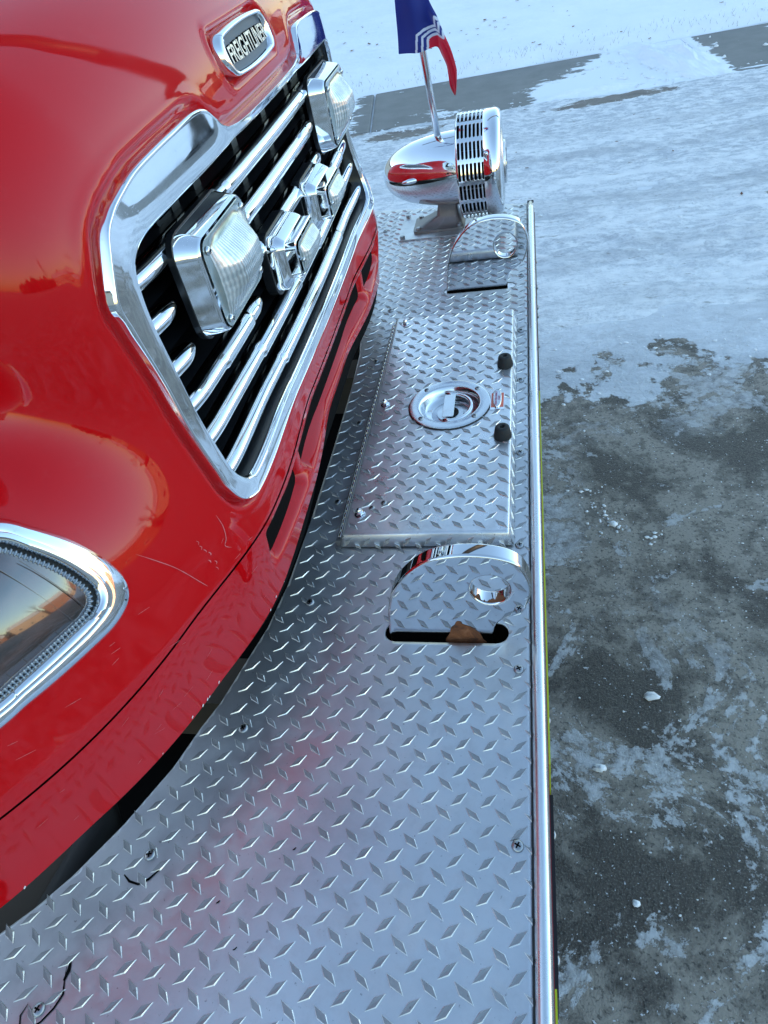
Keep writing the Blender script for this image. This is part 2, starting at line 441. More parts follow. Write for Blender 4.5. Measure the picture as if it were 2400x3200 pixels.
def mat_walk():
    m, nt, b = new_mat('sidewalk_concrete'); co = coords(nt)
    sx = nd(nt, 'ShaderNodeSeparateXYZ'); nt.links.new(co, sx.inputs[0]); X, Y = sx.outputs[0], sx.outputs[1]
    g = noise(nt, co, 180, 3, .7); m2 = noise(nt, co, 6, 5, .6)
    c = mix(nt, ramp(nt, m2, [(.35, 0.), (.7, 1.)]), (.165, .162, .155), (.215, .21, .20))
    c = mix(nt, mth(nt, 'MULTIPLY', ramp(nt, g, [(.45, 0.), (.7, 1.)]), .3), c, (.12, .118, .112))
    n1 = noise(nt, co, 2.2, 8, .66, .35); n2 = noise(nt, co, 14, 6, .65, .2, (.5, 1.6, 1))
    v = mth(nt, 'ADD', mth(nt, 'MULTIPLY', n1, .75), mth(nt, 'MULTIPLY', n2, .25))
    # snow left lying toward the kerb side and between the two bare stretches
    ky = mth(nt, 'MULTIPLY', mth(nt, 'SUBTRACT', 5.15, mth(nt, 'SUBTRACT', Y, mth(nt, 'MULTIPLY', X, .08))), .50)
    kx = mth(nt, 'MULTIPLY', maprange(nt, X, -.15, .35), mth(nt, 'SUBTRACT', 1.0, maprange(nt, X, 1.05, 1.5)))
    left = mth(nt, 'SUBTRACT', 1.0, maprange(nt, X, -1.55, -1.2))
    s = mth(nt, 'ADD', v, mth(nt, 'ADD', mth(nt, 'MULTIPLY', kx, mth(nt, 'ADD', ky, .13)), mth(nt, 'MULTIPLY', left, .22)))
    kz = mth(nt, 'MULTIPLY', maprange(nt, X, .40, .80), mth(nt, 'SUBTRACT', 1.0, maprange(nt, X, 1.12, 1.32)))
    s = mth(nt, 'ADD', s, mth(nt, 'MULTIPLY', kz, .45))
    sn = maprange(nt, s, .585, .62)
    c = mix(nt, sn, c, (.80, .83, .87))
    nt.links.new(c, b.inputs['Base Color']); P(b, Roughness=.7)
    bump(nt, b, mth(nt, 'ADD', mth(nt, 'MULTIPLY', g, .2), mth(nt, 'MULTIPLY', sn, 2.0)), .5, .012)
    return m
MAT['walk'] = mat_walk()

def hashnoise(x, y, seed=0):
    xi = np.floor(x).astype(np.int64); yi = np.floor(y).astype(np.int64); fx = x - xi; fy = y - yi
    def h(a, b):
        k = (a * 374761393 + b * 668265263 + seed * 1442695041) & 0x7fffffff
        k = ((k ^ (k >> 13)) * 1274126177) & 0x7fffffff
        return ((k ^ (k >> 16)) & 0xffff) / 65535.
    u = fx * fx * (3 - 2 * fx); v = fy * fy * (3 - 2 * fy)
    return (h(xi, yi) * (1 - u) + h(xi + 1, yi) * u) * (1 - v) + (h(xi, yi + 1) * (1 - u) + h(xi + 1, yi + 1) * u) * v
def fbm(x, y, o=4, seed=0):
    s = 0; a = .5
    for i in range(o):
        s = s + a * hashnoise(x * 2 ** i + 17.3 * i, y * 2 ** i - 9.1 * i, seed + i); a *= .5
    return s

def grid_sheet(xs, ys, zf):
    Xg, Yg = np.meshgrid(xs, ys); Z = zf(Xg, Yg)
    V = np.c_[Xg.ravel(), Yg.ravel(), Z.ravel()]
    n, k = Xg.shape
    i = (np.arange(n - 1)[:, None] * k + np.arange(k - 1)[None, :]).ravel()
    return V, np.c_[i, i + 1, i + k + 1, i + k]
# the ground: one sheet to the horizon
xs = np.r_[-900, -300, -100, -40, np.linspace(-12, 12, 60), 40, 100, 300, 900]
V, Fq = grid_sheet(xs, xs, lambda x, y: np.full_like(x, GZ))
tag(mesh_obj('ground', V, Fq, MAT['ground']), kind='structure')

# packed, rutted snow between the pad and the sidewalk, with real relief
def rut_h(x, y):
    yy = y - .06 * x
    e = 1.35 + .5 * (fbm(x * 1.6, y * 1.6, 4, 3) - .5)
    t = np.clip((yy - e) / .8, 0, 1)
    h = .022 * fbm(x * .9, y * 5.0, 4, 11) + .026 * fbm(x * 7, y * 11, 5, 5)
    for c, w in ((2.75, .16), (3.25, .10), (1.95, .14)):
        h = h - .012 * np.exp(-((yy - c + .05 * np.sin(x * 1.3)) / w) ** 2)
    far = np.clip((yy - 4.05) / .3, 0, 1)
    cut = np.clip((y - (4.45 + .05 * x + .16 * (fbm(x * 2.5, y * .8, 4, 61) - .5))) / .03, 0, 1)
    return GZ - .012 + t * (h + .010) + far * .010 - cut * .09
def mat_packed():
    m, nt, b = new_mat('packed_snow'); co = coords(nt)
    st = noise(nt, co, 1.0, 7, .62, .25, (.6, 4.0, 1)); st2 = noise(nt, co, 19, 8, .74, .5, (.7, 1.3, 1)); fine = noise(nt, co, 70, 5, .7)
    g1 = ramp(nt, st2, [(.44, 0.), (.57, 1.)]); g2 = ramp(nt, fine, [(.42, 0.), (.60, 1.)])
    c = mix(nt, ramp(nt, st, [(.36, 0.), (.62, 1.)]), (.70, .73, .77), (.92, .935, .95))
    bd2 = ramp(nt, noise(nt, co, .8, 4, .5, .2, (.4, 1.6, 1)), [(.40, 0.), (.58, 1.)])
    c = mix(nt, mth(nt, 'MULTIPLY', mth(nt, 'SUBTRACT', 1.0, bd2), .55), c, (.46, .495, .55))
    c = mix(nt, mth(nt, 'MULTIPLY', g1, .8), c, (.95, .96, .97))
    c = mix(nt, mth(nt, 'MULTIPLY', mth(nt, 'SUBTRACT', 1.0, g2), mth(nt, 'MULTIPLY', mth(nt, 'SUBTRACT', 1.0, g1), .42)), c, (.36, .385, .42))  # white crust grains; the darker tone between them also paints relief shade
    sx = nd(nt, 'ShaderNodeSeparateXYZ'); nt.links.new(co, sx.inputs[0])
    yy = mth(nt, 'ADD', mth(nt, 'SUBTRACT', sx.outputs[1], mth(nt, 'MULTIPLY', sx.outputs[0], .10)), mth(nt, 'MULTIPLY', mth(nt, 'SUBTRACT', noise(nt, co, 1.6, 5, .6), .5), .5))
    def band(cn, w): return mth(nt, 'SUBTRACT', 1.0, maprange(nt, mth(nt, 'ABSOLUTE', mth(nt, 'SUBTRACT', yy, cn)), w * .3, w))
    brk = ramp(nt, noise(nt, co, 3.5, 5, .65, .3, (.5, 2.5, 1)), [(.36, .1), (.62, 1.)])
    for cn, w, k_ in ((2.62, .20, .55), (3.30, .10, .45), (2.02, .12, .45), (3.75, .14, .30), (1.62, .08, .4)):
        c = mix(nt, mth(nt, 'MULTIPLY', mth(nt, 'MULTIPLY', band(cn, w), brk), k_), c, (.36, .385, .42))
    for cn, w in ((2.30, .05), (2.92, .05), (3.5, .05), (1.80, .05)):
        c = mix(nt, mth(nt, 'MULTIPLY', mth(nt, 'MULTIPLY', band(cn, w), brk), .8), c, (.95, .96, .97))
    for px_, py_, lx_, ly_ in ((.55, 4.33, .42, .09), (-.86, 4.22, .30, .10), (-1.45, 4.32, .35, .10), (1.15, 2.55, .10, .04)):
        q1 = mth(nt, 'POWER', mth(nt, 'DIVIDE', mth(nt, 'SUBTRACT', sx.outputs[0], px_), lx_), 2.0)
        q2 = mth(nt, 'POWER', mth(nt, 'DIVIDE', mth(nt, 'SUBTRACT', mth(nt, 'SUBTRACT', sx.outputs[1], py_), mth(nt, 'MULTIPLY', mth(nt, 'SUBTRACT', sx.outputs[0], px_), .12)), ly_), 2.0)
        q = mth(nt, 'ADD', mth(nt, 'ADD', q1, q2), mth(nt, 'MULTIPLY', mth(nt, 'SUBTRACT', st2, .5), 3.5))
        c = mix(nt, mth(nt, 'MULTIPLY', maprange(nt, q, 1.0, .6), .85), c, (.15, .115, .085))
    d1 = ramp(nt, noise(nt, co, 26, 6, .68, .3, (.5, 1.6, 1)), [(.61, 0.), (.69, 1.)])
    c = mix(nt, mth(nt, 'MULTIPLY', d1, .75), c, (.22, .21, .20))
    nt.links.new(c, b.inputs['Base Color']); P(b, Roughness=.65, Specular_IOR_Level=.3)
    bump(nt, b, mth(nt, 'ADD', mth(nt, 'MULTIPLY', st2, 2.0), mth(nt, 'MULTIPLY', fine, .7)), .8, .014)
    return m
MAT['packed'] = mat_packed()
V, Fq = grid_sheet(np.linspace(-4.2, 4.2, 520), np.linspace(.9, 4.72, 310), rut_h)
tag(mesh_obj('packed_snow', V, Fq, MAT['packed']), kind='structure')

# sidewalk slabs (each its own piece), slightly skew to the bumper
SWA = .085
walk = MB()
side = tag(bpy.data.objects.new('sidewalk', None), kind='structure'); COL.objects.link(side); side.location = (0, 5, GZ)
k = 0
for x0 in np.arange(-6.0, 6.2, 2.42):
    x0 += .04 + .0
    a = (x0 + .005, 4.47 + .03 * x0); bq = (x0 + 2.41, 4.47 + .03 * (x0 + 2.41))
    tx = -.13
    sl = MB()
    pts = [(a[0] + .0, a[1]), (bq[0], bq[1]), (bq[0] + tx, 5.60 + SWA * bq[0]), (a[0] + tx, 5.60 + SWA * a[0])]
    e = .006
    sl.V = [(p[0], p[1], GZ - .05) for p in pts] + [(p[0], p[1], GZ + .012) for p in pts]
    cx = sum(p[0] for p in pts) / 4; cy = sum(p[1] for p in pts) / 4
    sl.V += [(p[0] + (cx - p[0]) * .012, p[1] + (cy - p[1]) * .012, GZ + .018) for p in pts]
    sl.F = [[0, 1, 5, 4], [1, 2, 6, 5], [2, 3, 7, 6], [3, 0, 4, 7], [4, 5, 9, 8], [5, 6, 10, 9], [6, 7, 11, 10], [7, 4, 8, 11], [8, 9, 10, 11]]
    sl.M = [0] * 9
    sl.build('sidewalk_slab', MAT['walk'], side, smooth=False)
# snow lawn beyond the sidewalk
def lawn_h(x, y):
    e = 5.62 + SWA * x + .16 * (fbm(x * 2.2, y * .6, 4, 21) - .5)
    t = np.clip((y - e) / .25, 0, 1); t = t * t * (3 - 2 * t)
    h = .05 + .06 * fbm(x * .7, y * .7, 3, 31) + .03 * fbm(x * 3, y * 3, 4, 41) + .012 * fbm(x * 11, y * 11, 3, 51)
    far = np.clip((y - 14) / 8, 0, 1)
    return GZ - .03 + t * h + far * .02
V, Fq = grid_sheet(np.linspace(-9, 8, 340), np.r_[np.linspace(5.2, 13, 230), np.linspace(13.3, 40, 40)], lawn_h)
tag(mesh_obj('snow_lawn', V, Fq, MAT['snow']), kind='structure')
# ridge of kicked-up snow across the sidewalk, and the drift at the left end
def heap_h(cx, cy, lx, ly, ang, hh, seed):
    n = 70
    u = np.linspace(-1, 1, n); Ug, Vg = np.meshgrid(u, u)
    r = np.sqrt(Ug ** 2 + Vg ** 2)
    bumpy = fbm(Ug * 5 + seed, Vg * 5, 4, seed)
    Z = np.clip(1 - r * (.8 + .5 * fbm(Ug * 3, Vg * 3 + seed, 3, seed + 3)), 0, 1) ** .7 * hh * (.35 + 1.3 * bumpy) - .02
    c, s = math.cos(ang), math.sin(ang)
    x = cx + c * Ug * lx - s * Vg * ly; y = cy + s * Ug * lx + c * Vg * ly
    V = np.c_[x.ravel(), y.ravel(), (Z + GZ + .012).ravel()]
    i = (np.arange(n - 1)[:, None] * n + np.arange(n - 1)[None, :]).ravel()
    return V, np.c_[i, i + 1, i + n + 1, i + n]
for cx, cy, lx, ly, an, hh, sd in ((1.02, 5.15, .85, .26, -1.25, .10, 3), (-1.85, 5.05, .60, .62, .2, .09, 8), (.45, 4.60, .80, .15, .07, .05, 5), (-2.6, 5.1, .9, .6, .1, .08, 13), (.34, 4.95, .34, .17, .1, .022, 17), (1.9, 4.6, .9, .12, .08, .05, 19)):
    V, Fq = heap_h(cx, cy, lx, ly, an, hh, sd)
    tag(mesh_obj('snow_bank', V, Fq, MAT['snow']), kind='structure')

# ------------------------------------------------------------------ the far surroundings that the bright paint and chrome mirror
MAT['siding'] = simple('house_siding', (.46, .37, .30), .7)
MAT['brick'] = simple('house_brick', (.30, .14, .09), .8)
MAT['roof'] = simple('roof_shingle', (.12, .10, .09), .8)
MAT['roofsnow'] = simple('roof_snow', (.8, .82, .85), .7)
MAT['win'] = simple('window_glass', (.03, .04, .05), .08)
MAT['trim'] = simple('white_trim', (.75, .75, .72), .5)
MAT['bark'] = simple('tree_bark', (.085, .062, .048), .85)
MAT['conc_wall'] = simple('station_wall', (.42, .38, .34), .8)
MAT['door_red'] = simple('bay_door', (.40, .40, .42), .5)
def house(cx, cy, w, d, h, rz, wallmat, label):
    t = thing('house', (cx, cy, GZ), label, 'house', 'houses across the street')
    c, s = math.cos(rz), math.sin(rz)
    def W(p): return (cx + c * p[0] - s * p[1], cy + s * p[0] + c * p[1], GZ + p[2])
    def part(name, boxes, mat):
        m = MB()
        for lo, hi in boxes: m.box(lo, hi)
        m.V = [W(v) for v in m.V]; return m.build(name, mat, t, smooth=False)
    part('wall', [((-w / 2, -d / 2, 0), (w / 2, d / 2, h))], wallmat)
    r = MB(); o = .4; rh = d * .28
    r.add([(-w / 2 - o, -d / 2 - o, h), (w / 2 + o, -d / 2 - o, h), (w / 2 + o, d / 2 + o, h), (-w / 2 - o, d / 2 + o, h), (-w / 2 - o, 0, h + rh), (w / 2 + o, 0, h + rh)],
          [(0, 1, 5, 4), (2, 3, 4, 5), (1, 2, 5), (3, 0, 4), (0, 3, 2, 1)])
    r.V = [W(v) for v in r.V]; r.build('roof', MAT['roofsnow'], t, smooth=False)
    for k in range(3):
        x = -w / 2 + w * (k + .5) / 3
        part('window', [((x - .6, -d / 2 - .05, 1.0), (x + .6, -d / 2 + .02, 2.3))], MAT['trim'])
        part('pane', [((x - .5, -d / 2 - .07, 1.1), (x + .5, -d / 2 - .04, 2.2))], MAT['win'])
    return t
hs = [(62, -34, .0), (64, -16, .1), (60, 3, -.05), (63, 22, .0), (61, 42, .1), (66, 62, .2), (50, 82, .5), (30, 96, .8), (8, 100, 1.2), (62, -54, 0)]
HL = ['brick house straight across the street, left of the tan one', 'tan house with a snowy roof across the street', 'low brick house facing the truck nose', 'tall tan house beyond the street, right of the low brick one', 'taller brick house under the bare trees', 'small tan house at the street bend', 'brick house at the end of the street', 'tan house beyond the snow lawn', 'far brick house standing alone past the lawn', 'tan house farthest along the street']
TL = ['tall bare tree beside the brick house', 'tallest bare tree opposite the truck nose', 'short bare tree in front of the low brick house', 'wide bare tree beside the tall tan house', 'tall bare tree beside the taller brick house', 'bare tree in front of the small tan house', 'tall bare tree near the end of the street', 'bare tree standing past the snow lawn', 'bare tree farthest along the street', 'short bare tree alone on the lawn']
for i, (x, y, a) in enumerate(hs):
    house(x, y, 13 + (i * 37 % 5), 8.5, 3.4 + (i % 3) * 1.2, math.atan2(-y, -x) + math.pi / 2 + a * .3, MAT['siding'] if i % 2 else MAT['brick'],
          HL[i])
def tree(x, y, h, seed, label):
    r_ = random.Random(seed)
    t = thing('bare_tree', (x, y, GZ), label, 'tree', 'bare trees across the street')
    tr = MB(); br = MB()
    def grow(mb, p, d, L, r, lev):
        n = 3; pts = [p]
        for k in range(n):
            d = (d + Vector((r_.uniform(-.14, .14), r_.uniform(-.14, .14), r_.uniform(-.02, .10)))).normalized()
            p = p + d * (L / n); pts.append(p)
        mb.tube(pts, [r * (1 - .45 * i / n) for i in range(n + 1)], 5 if lev < 2 else 3, False)
        if lev < 5:
            for q in range(3 if lev < 3 else 2):
                a = r_.uniform(0, 6.28); sp = r_.uniform(.35, .75)
                nd_ = (d + Vector((math.cos(a) * sp, math.sin(a) * sp, .1))).normalized()
                grow(br, pts[-1] if q else pts[-2], nd_, L * r_.uniform(.6, .8), r * .52, lev + 1)
    grow(tr, Vector((x, y, GZ)), Vector((0, 0, 1)), h * .3, h * .022, 0)
    tr.build('trunk', MAT['bark'], t); br.build('crown', MAT['bark'], t)
for i, (x, y, h) in enumerate([(48, -26, 11), (52, -6, 13), (46, 14, 9), (54, 30, 12), (44, 50, 13), (40, 72, 11), (20, 84, 13), (-4, 80, 12), (36, -44, 12), (9, 60, 9)]):
    tree(x, y, h, 100 + i, TL[i])
added_pole = thing('added_band_pole', (3.15, 5.81, GZ), 'unseen dark curved pole added to mirror as a dark band on the hood', 'added pole')  # unseen pole, added and bent so the hood mirrors a dark band
MAT['added_pole_dark'] = simple('added_pole_paint', (.02, .02, .022), .5)
LP_ = [(3.15, 5.81, GZ), (3.16, 5.82, 1.2), (3.15, 5.82, 1.9), (3.12, 5.83, 3.1), (2.85, 5.99, 4.4), (2.5, 6.14, 5.25), (1.95, 6.36, 6.2), (1.34, 6.54, 6.95), (.5, 6.70, 7.6), (-.40, 6.75, 8.1), (-1.6, 6.65, 8.5), (-3.0, 6.3, 8.8)]
LQ_ = catmull(LP_, 5, False)
m = MB(); m.tube(LQ_.tolist(), list(np.linspace(.13, .25, len(LQ_))), 14); m.build('post', MAT['added_pole_dark'], added_pole)
m = MB(); m.box((-3.9, 6.1, 8.72), (-2.9, 6.5, 8.95)); m.build('added_pole_end', MAT['added_pole_dark'], added_pole, smooth=False)
m = MB(); m.lathe([(.30, 0), (.30, .05), (.18, .09)], 16, (3.15, 5.81, GZ)); m.build('base_flange', MAT['added_pole_dark'], added_pole)
# treeline as one mass beyond the houses
tl = MB()
for k in range(150):
    a = -1.25 + 3.6 * k / 150; rr = 110 + 14 * math.sin(k * 2.3)
    x, y = rr * math.cos(a), rr * math.sin(a); hh = 5 + 4 * hashnoise(np.array([k * .6]), np.array([0.]), 5)[0]; w = 2.6
    for s_ in range(5):
        ox, oy = random.uniform(-2.6, 2.6), random.uniform(-2.6, 2.6); h2 = hh * random.uniform(.6, 1.15)
        tl.lathe([(.6, GZ), (1.9, GZ + h2 * .4), (1.5, GZ + h2 * .75), (.1, GZ + h2)], 6, (x + ox, y + oy, 0))
tag(tl.build('treeline', simple('far_trees', (.07, .048, .036), .9), smooth=False), 'brown winter treeline beyond the houses', 'trees', kind='stuff')
# the fire station behind the truck: it keeps the low sun off the apron
st = thing('fire_station', (-22, 0, GZ), 'fire station with bay doors standing behind the truck', 'building')
m = MB(); m.box((-40, -34, GZ), (-14, 52, GZ + 7.2)); m.build('wall', MAT['conc_wall'], st, smooth=False)
m = MB(); m.box((-40.4, -34.4, GZ + 7.2), (-13.6, 52.4, GZ + 7.7)); m.build('roof', MAT['roof'], st, smooth=False)
for k in range(3):
    m = MB(); m.box((-14.02, -8 + 6 * k, GZ), (-13.95, -3.6 + 6 * k, GZ + 4.3)); m.build('bay_door', MAT['door_red'], st, smooth=False)

# ------------------------------------------------------------------ the truck: hood shape as one implicit solid
def smax(a, b, k):
    h = np.maximum(k - np.abs(a - b), 0) / k
    return np.maximum(a, b) + h * h * k * .25
def smin(a, b, k): return -smax(-a, -b, k)
def sst(a, b, x):
    t = np.clip((x - a) / (b - a), 0, 1); return t * t * (3 - 2 * t)
def Xlow(ay): return -.300 - .06 * ay ** 2 - 1.15 * np.maximum(0, ay - .3) ** 3
def hoodf(x, y, z):
    ay = np.abs(y)
    xl = Xlow(ay) - .016 * sst(.24, .10, z)
    xd = xl - .05 * np.maximum(0, z - .3)
    d = smax(x - xd, (z - (.752 + .22 * (-.40 - x) - .22 * ay ** 2)) * .97, .15)
    d = smax(d, ay - .515, .13)
    xf = xl - .22 * np.maximum(0, z - .24)
    f = smax(x - xf, (z - (.475 + .20 * (-.45 - x) - .7 * (ay - .78) ** 2)) * .97, .14)
    f = smax(f, ay - 1.04, .12)
    return smin(d, f, .07)
def xsurf(y, z):
    """front surface x at (y, z)"""
    y = np.asarray(y, float); z = np.asarray(z, float)
    a = np.full(y.shape, -.15); b = np.full(y.shape, -1.3)
    for _ in range(44):
        mid = (a + b) / 2; o = hoodf(mid, y, z) > 0
        a = np.where(o, mid, a); b = np.where(o, b, mid)
    return (a + b) / 2
def hnorm(p):
    e = 2e-4; p = np.asarray(p, float); g = []
    for k in range(3):
        q = np.zeros(3); q[k] = e
        g.append(hoodf(*(p + q).T) - hoodf(*(p - q).T))
    g = np.array(g).T
    return g / np.linalg.norm(g, axis=-1, keepdims=True)

# outlines in (|y|, z), near half; mirrored for the other half
FR_OUT = [(.0894, .5775), (.150, .581), (.174, .5875), (.187, .599), (.201, .6105), (.2277, .6145), (.2773, .613), (.3207, .611), (.3625, .6076), (.394, .6013), (.418, .592), (.436, .575), (.4547, .532), (.4542, .5), (.450, .429), (.4515, .341), (.4520, .312), (.4443, .2905), (.4253, .2805), (.402, .279), (.30, .279), (.197, .279), (.09, .279)]
FR_IN = [(.0894, .566), (.145, .567), (.170, .566), (.195, .565), (.215, .5643), (.245, .5638), (.2813, .5635), (.325, .563), (.37, .562), (.394, .5598), (.410, .554), (.4215, .543), (.4265, .525), (.4300, .495), (.4305, .44), (.4305, .370), (.4305, .325), (.4240, .306), (.4130, .2965), (.39, .2925), (.30, .292), (.197, .292), (.09, .292)]
def mirror_loop(L):
    L = np.array(L)
    near = np.c_[-L[:, 0], L[:, 1]]; far = L[::-1]
    return np.vstack([near, far])
FO = resample(catmull(mirror_loop(FR_OUT), 6), 420); FI0 = catmull(mirror_loop(FR_IN), 6)
# pair the inner loop with the outer by curve parameter so the flange keeps its width
FO = catmull(mirror_loop(FR_OUT), 9); FI = catmull(mirror_loop(FR_IN), 9)

truck = thing('fire_truck', (-1.0, 0, GZ), 'bright red fire truck nose with chrome grille and diamond plate bumper deck', 'fire truck')

# hood mesh by casting rays from a line inside the nose, for every y
ys = np.r_[np.linspace(-1.03, -.88, 14)[:-1], np.linspace(-.88, .62, 560)[:-1], np.linspace(.62, 1.03, 60)]
u = np.linspace(0, 1, 400)
th = np.radians(-6 + 106 * (u * .80 + .20 * u ** 2))
Yg, Tg = np.meshgrid(ys, th); cx0, cz0 = -.95, .06
dx, dz = np.cos(Tg), np.sin(Tg)
lo = np.zeros_like(Yg); hi = np.full_like(Yg, 1.6)
for _ in range(44):
    mid = (lo + hi) / 2; ins = hoodf(cx0 + dx * mid, Yg, cz0 + dz * mid) < 0
    lo = np.where(ins, mid, lo); hi = np.where(ins, hi, mid)
t_ = (lo + hi) / 2
HX, HZ = cx0 + dx * t_, cz0 + dz * t_
# relief pressed into the front: groove round the chrome surround, recess round the badge
front = HX > -.42
sf = np.full(HX.shape, 1.0); sel = front & (HZ > .22) & (HZ < .68) & (np.abs(Yg) < .53)
sf[sel] = sdf_poly(FO[::3], Yg[sel], HZ[sel])
groove = .0085 * (1 - sst(.0020, .0085, sf)) * (sf < .02) - .0010 * np.exp(-((sf - .014) / .005) ** 2) * sel
BADGE_OUT = [(p[0], p[1]) for p in rrect(-.091, .612, .091, .652, .019)]
BADGE_REC = rrect(-.109, .6035, .109, .661, .026)
sb = np.full(HX.shape, 1.0); selb = front & (HZ > .57) & (HZ < .70) & (np.abs(Yg) < .15)
sb[selb] = sdf_poly(BADGE_REC, Yg[selb], HZ[selb])
rec = .012 * sst(.0015, -.010, sb) - .0022 * np.exp(-((sb - .003) / .0035) ** 2) * selb
HX = HX - groove - rec
SEAM = lambda ay: .2365 - .020 * sst(.45, .80, ay) + .0 * ay
LIP = lambda ay: .147 - .038 * sst(.16, .55, ay) - .014 * sst(.72, .83, ay)
REC0, REC1 = .158, .2270
def valance_rec(y, z):
    ay = np.abs(y)
    ends = sst(.437, .400, ay)
    r = .034 * sst(REC0, REC0 + .024, z) * sst(REC1, REC1 - .004, z) * ends
    dv = np.exp(-((ay - .262) / .017) ** 4)
    return r * (1 - .62 * dv)
HX = HX - np.where(front, valance_rec(Yg, HZ), 0)
HV = np.c_[HX.ravel(), Yg.ravel(), HZ.ravel()]
HT = grid_tris(*HX.shape)[:, ::-1]
phi_frame = sdf_poly(resample(FO, 240) * 1.0, HV[:, 1], HV[:, 2]) + .006
phi_frame[HV[:, 0] < -.42] = 1
# headlight outline (y, z) on the fender, tip toward the grille
BZ_OUT = [(-.6019, .4193), (-.5946, .4041), (-.5875, .383), (-.5836, .3628), (-.5823, .3434), (-.5841, .3256), (-.5905, .3127), (-.6009, .3048), (-.6202, .2994), (-.648, .299), (-.6769, .2992), (-.7025, .2996), (-.7268, .298), (-.78, .300), (-.83, .318), (-.845, .350), (-.83, .390), (-.78, .425), (-.72, .440), (-.66, .440), (-.625, .432)]
BZ_IN = [(-.6205, .4098), (-.6142, .3927), (-.6093, .3716), (-.6079, .3536), (-.6086, .3391), (-.6145, .3292), (-.6241, .3246), (-.634, .3242), (-.6477, .3244), (-.6620, .324), (-.6767, .3235), (-.695, .3225), (-.7109, .321), (-.765, .322), (-.805, .333), (-.82, .352), (-.81, .380), (-.77, .407), (-.715, .424), (-.67, .427), (-.640, .421)]
BO = catmull(BZ_OUT, 10); BI = catmull(BZ_IN, 10)
def bez_phi(V):
    p = sdf_poly(BO[::2], -np.abs(V[:, 1]), V[:, 2]) + .006
    return p
V1, T1 = clip(HV, HT, phi_frame)
ph = bez_phi(V1); ph[V1[:, 0] < -.62] = 1
V1, T1 = clip(V1, T1, ph)
ay = np.abs(V1[:, 1])
Vh, Th = clip(V1, T1, V1[:, 2] - (SEAM(ay) + .0016))
mesh_obj('hood', Vh, Th, MAT['red'], truck)
Vv, Tv = clip(V1, T1, (SEAM(ay) - .0016) - V1[:, 2])
Vv, Tv = clip(Vv, Tv, Vv[:, 2] - LIP(np.abs(Vv[:, 1])))
# three air slots
def slot_phi(V):
    y = V[:, 1]; z = V[:, 2]; out = np.full(len(V), 1.0)
    for a, b in ((-.412, -.284), (-.240, .240), (.284, .412)):
        out = np.minimum(out, sdf_poly(rrect(a, .181, b, .2252, .014), y, z))
    return out
Vv, Tv = clip(Vv, Tv, slot_phi(Vv))
o = mesh_obj('front_valance', Vv, Tv, MAT['red'], truck)
# returned lower lip of the valance, so that it has thickness
lp = MB(); yy = np.linspace(-1.0, 1.0, 241)
zz = LIP(np.abs(yy)); xx = xsurf(yy, zz)
lp.loft([[(x, y, z) for x, y, z in zip(xx, yy, zz)], [(x - .003, y, z - .002) for x, y, z in zip(xx, yy, zz)], [(x - .022, y, z - .001) for x, y, z in zip(xx, yy, zz)], [(x - .024, y, z + .012) for x, y, z in zip(xx, yy, zz)]], closed=False)
lp.build('valance_lip', MAT['red'], truck)
# black backing: the shade behind the openings, put into its colour
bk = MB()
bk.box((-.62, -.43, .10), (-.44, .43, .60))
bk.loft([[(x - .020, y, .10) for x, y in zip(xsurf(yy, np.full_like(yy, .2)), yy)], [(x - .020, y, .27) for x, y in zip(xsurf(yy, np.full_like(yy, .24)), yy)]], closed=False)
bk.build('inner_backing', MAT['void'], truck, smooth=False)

# a seat for the shadow gap: chassis below the deck edge
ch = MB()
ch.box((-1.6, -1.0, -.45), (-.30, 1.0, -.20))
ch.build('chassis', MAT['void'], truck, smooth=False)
m = MB(); m.box((-.32, -1.0, -.27), (-.022, 1.04, -.24)); m.box((-.026, -1.0, -.24), (-.022, 1.04, -.014)); m.build('slot_shade_box', MAT['void'], truck, smooth=False)  # black box added below the deck so the hook slots look dark
MAT['dusty'] = simple('dusty_frame', (.07, .058, .044), .85)
for s_ in (-1, 1):
    fr_ = MB(); fr_.box((-1.2, s_ * .43 - .04, -.24), (-.25, s_ * .43 + .04, -.10)); fr_.build('frame_rail', MAT['dusty'], truck, smooth=False)
    fr_ = MB(); fr_.tube([(-.62, s_ * .60, -.10), (-.545, s_ * .68, -.075), (-.56, s_ * .80, -.07), (-.64, s_ * .92, -.07)], .030, 12); fr_.build('air_hose', MAT['rubber'], truck)
    fr_ = MB(); fr_.box((-.80, min(s_ * .70, s_ * .80), -.12), (-.56, max(s_ * .70, s_ * .80), -.055)); fr_.build('bracket', MAT['dusty'], truck, smooth=False)

# ------------------------------------------------------------------ chrome grille surround
def xs_(L, off): return xsurf(L[:, 0], L[:, 1]) + off
def blend(t): return FO + (FI - FO) * t
prof = [(-.02, -.012), (.0, .0040), (.008, .0066), (.022, .0080), (.045, .0083), (.075, .0079), (.10, .0076), (.30, .0068), (.50, .0060), (.70, .0054), (.90, .0046), (.96, .0040), (1.0, .0020), (1.03, -.002)]
loops = []
for t, off in prof:
    L = blend(t); c = FI.mean(0)
    z = L[:, 1]
    x = xs_(np.c_[L[:, 0], np.minimum(z, .612)], off)
    loops.append(np.c_[x, L[:, 0], z])
sg = MB(); sg.loft(loops)
o = sg.build('grille_surround', MAT['chrome'], truck); sharp(o, 50)
loops = []
for t, off in ((1.0, -.0035), (1.03, -.0045), (1.03, -.06)):
    L = blend(t); loops.append(np.c_[xs_(np.c_[L[:, 0], np.minimum(L[:, 1], .612)], off), L[:, 0], L[:, 1]])
sg = MB(); sg.loft(loops); sg.build('surround_return', MAT['black'], truck)

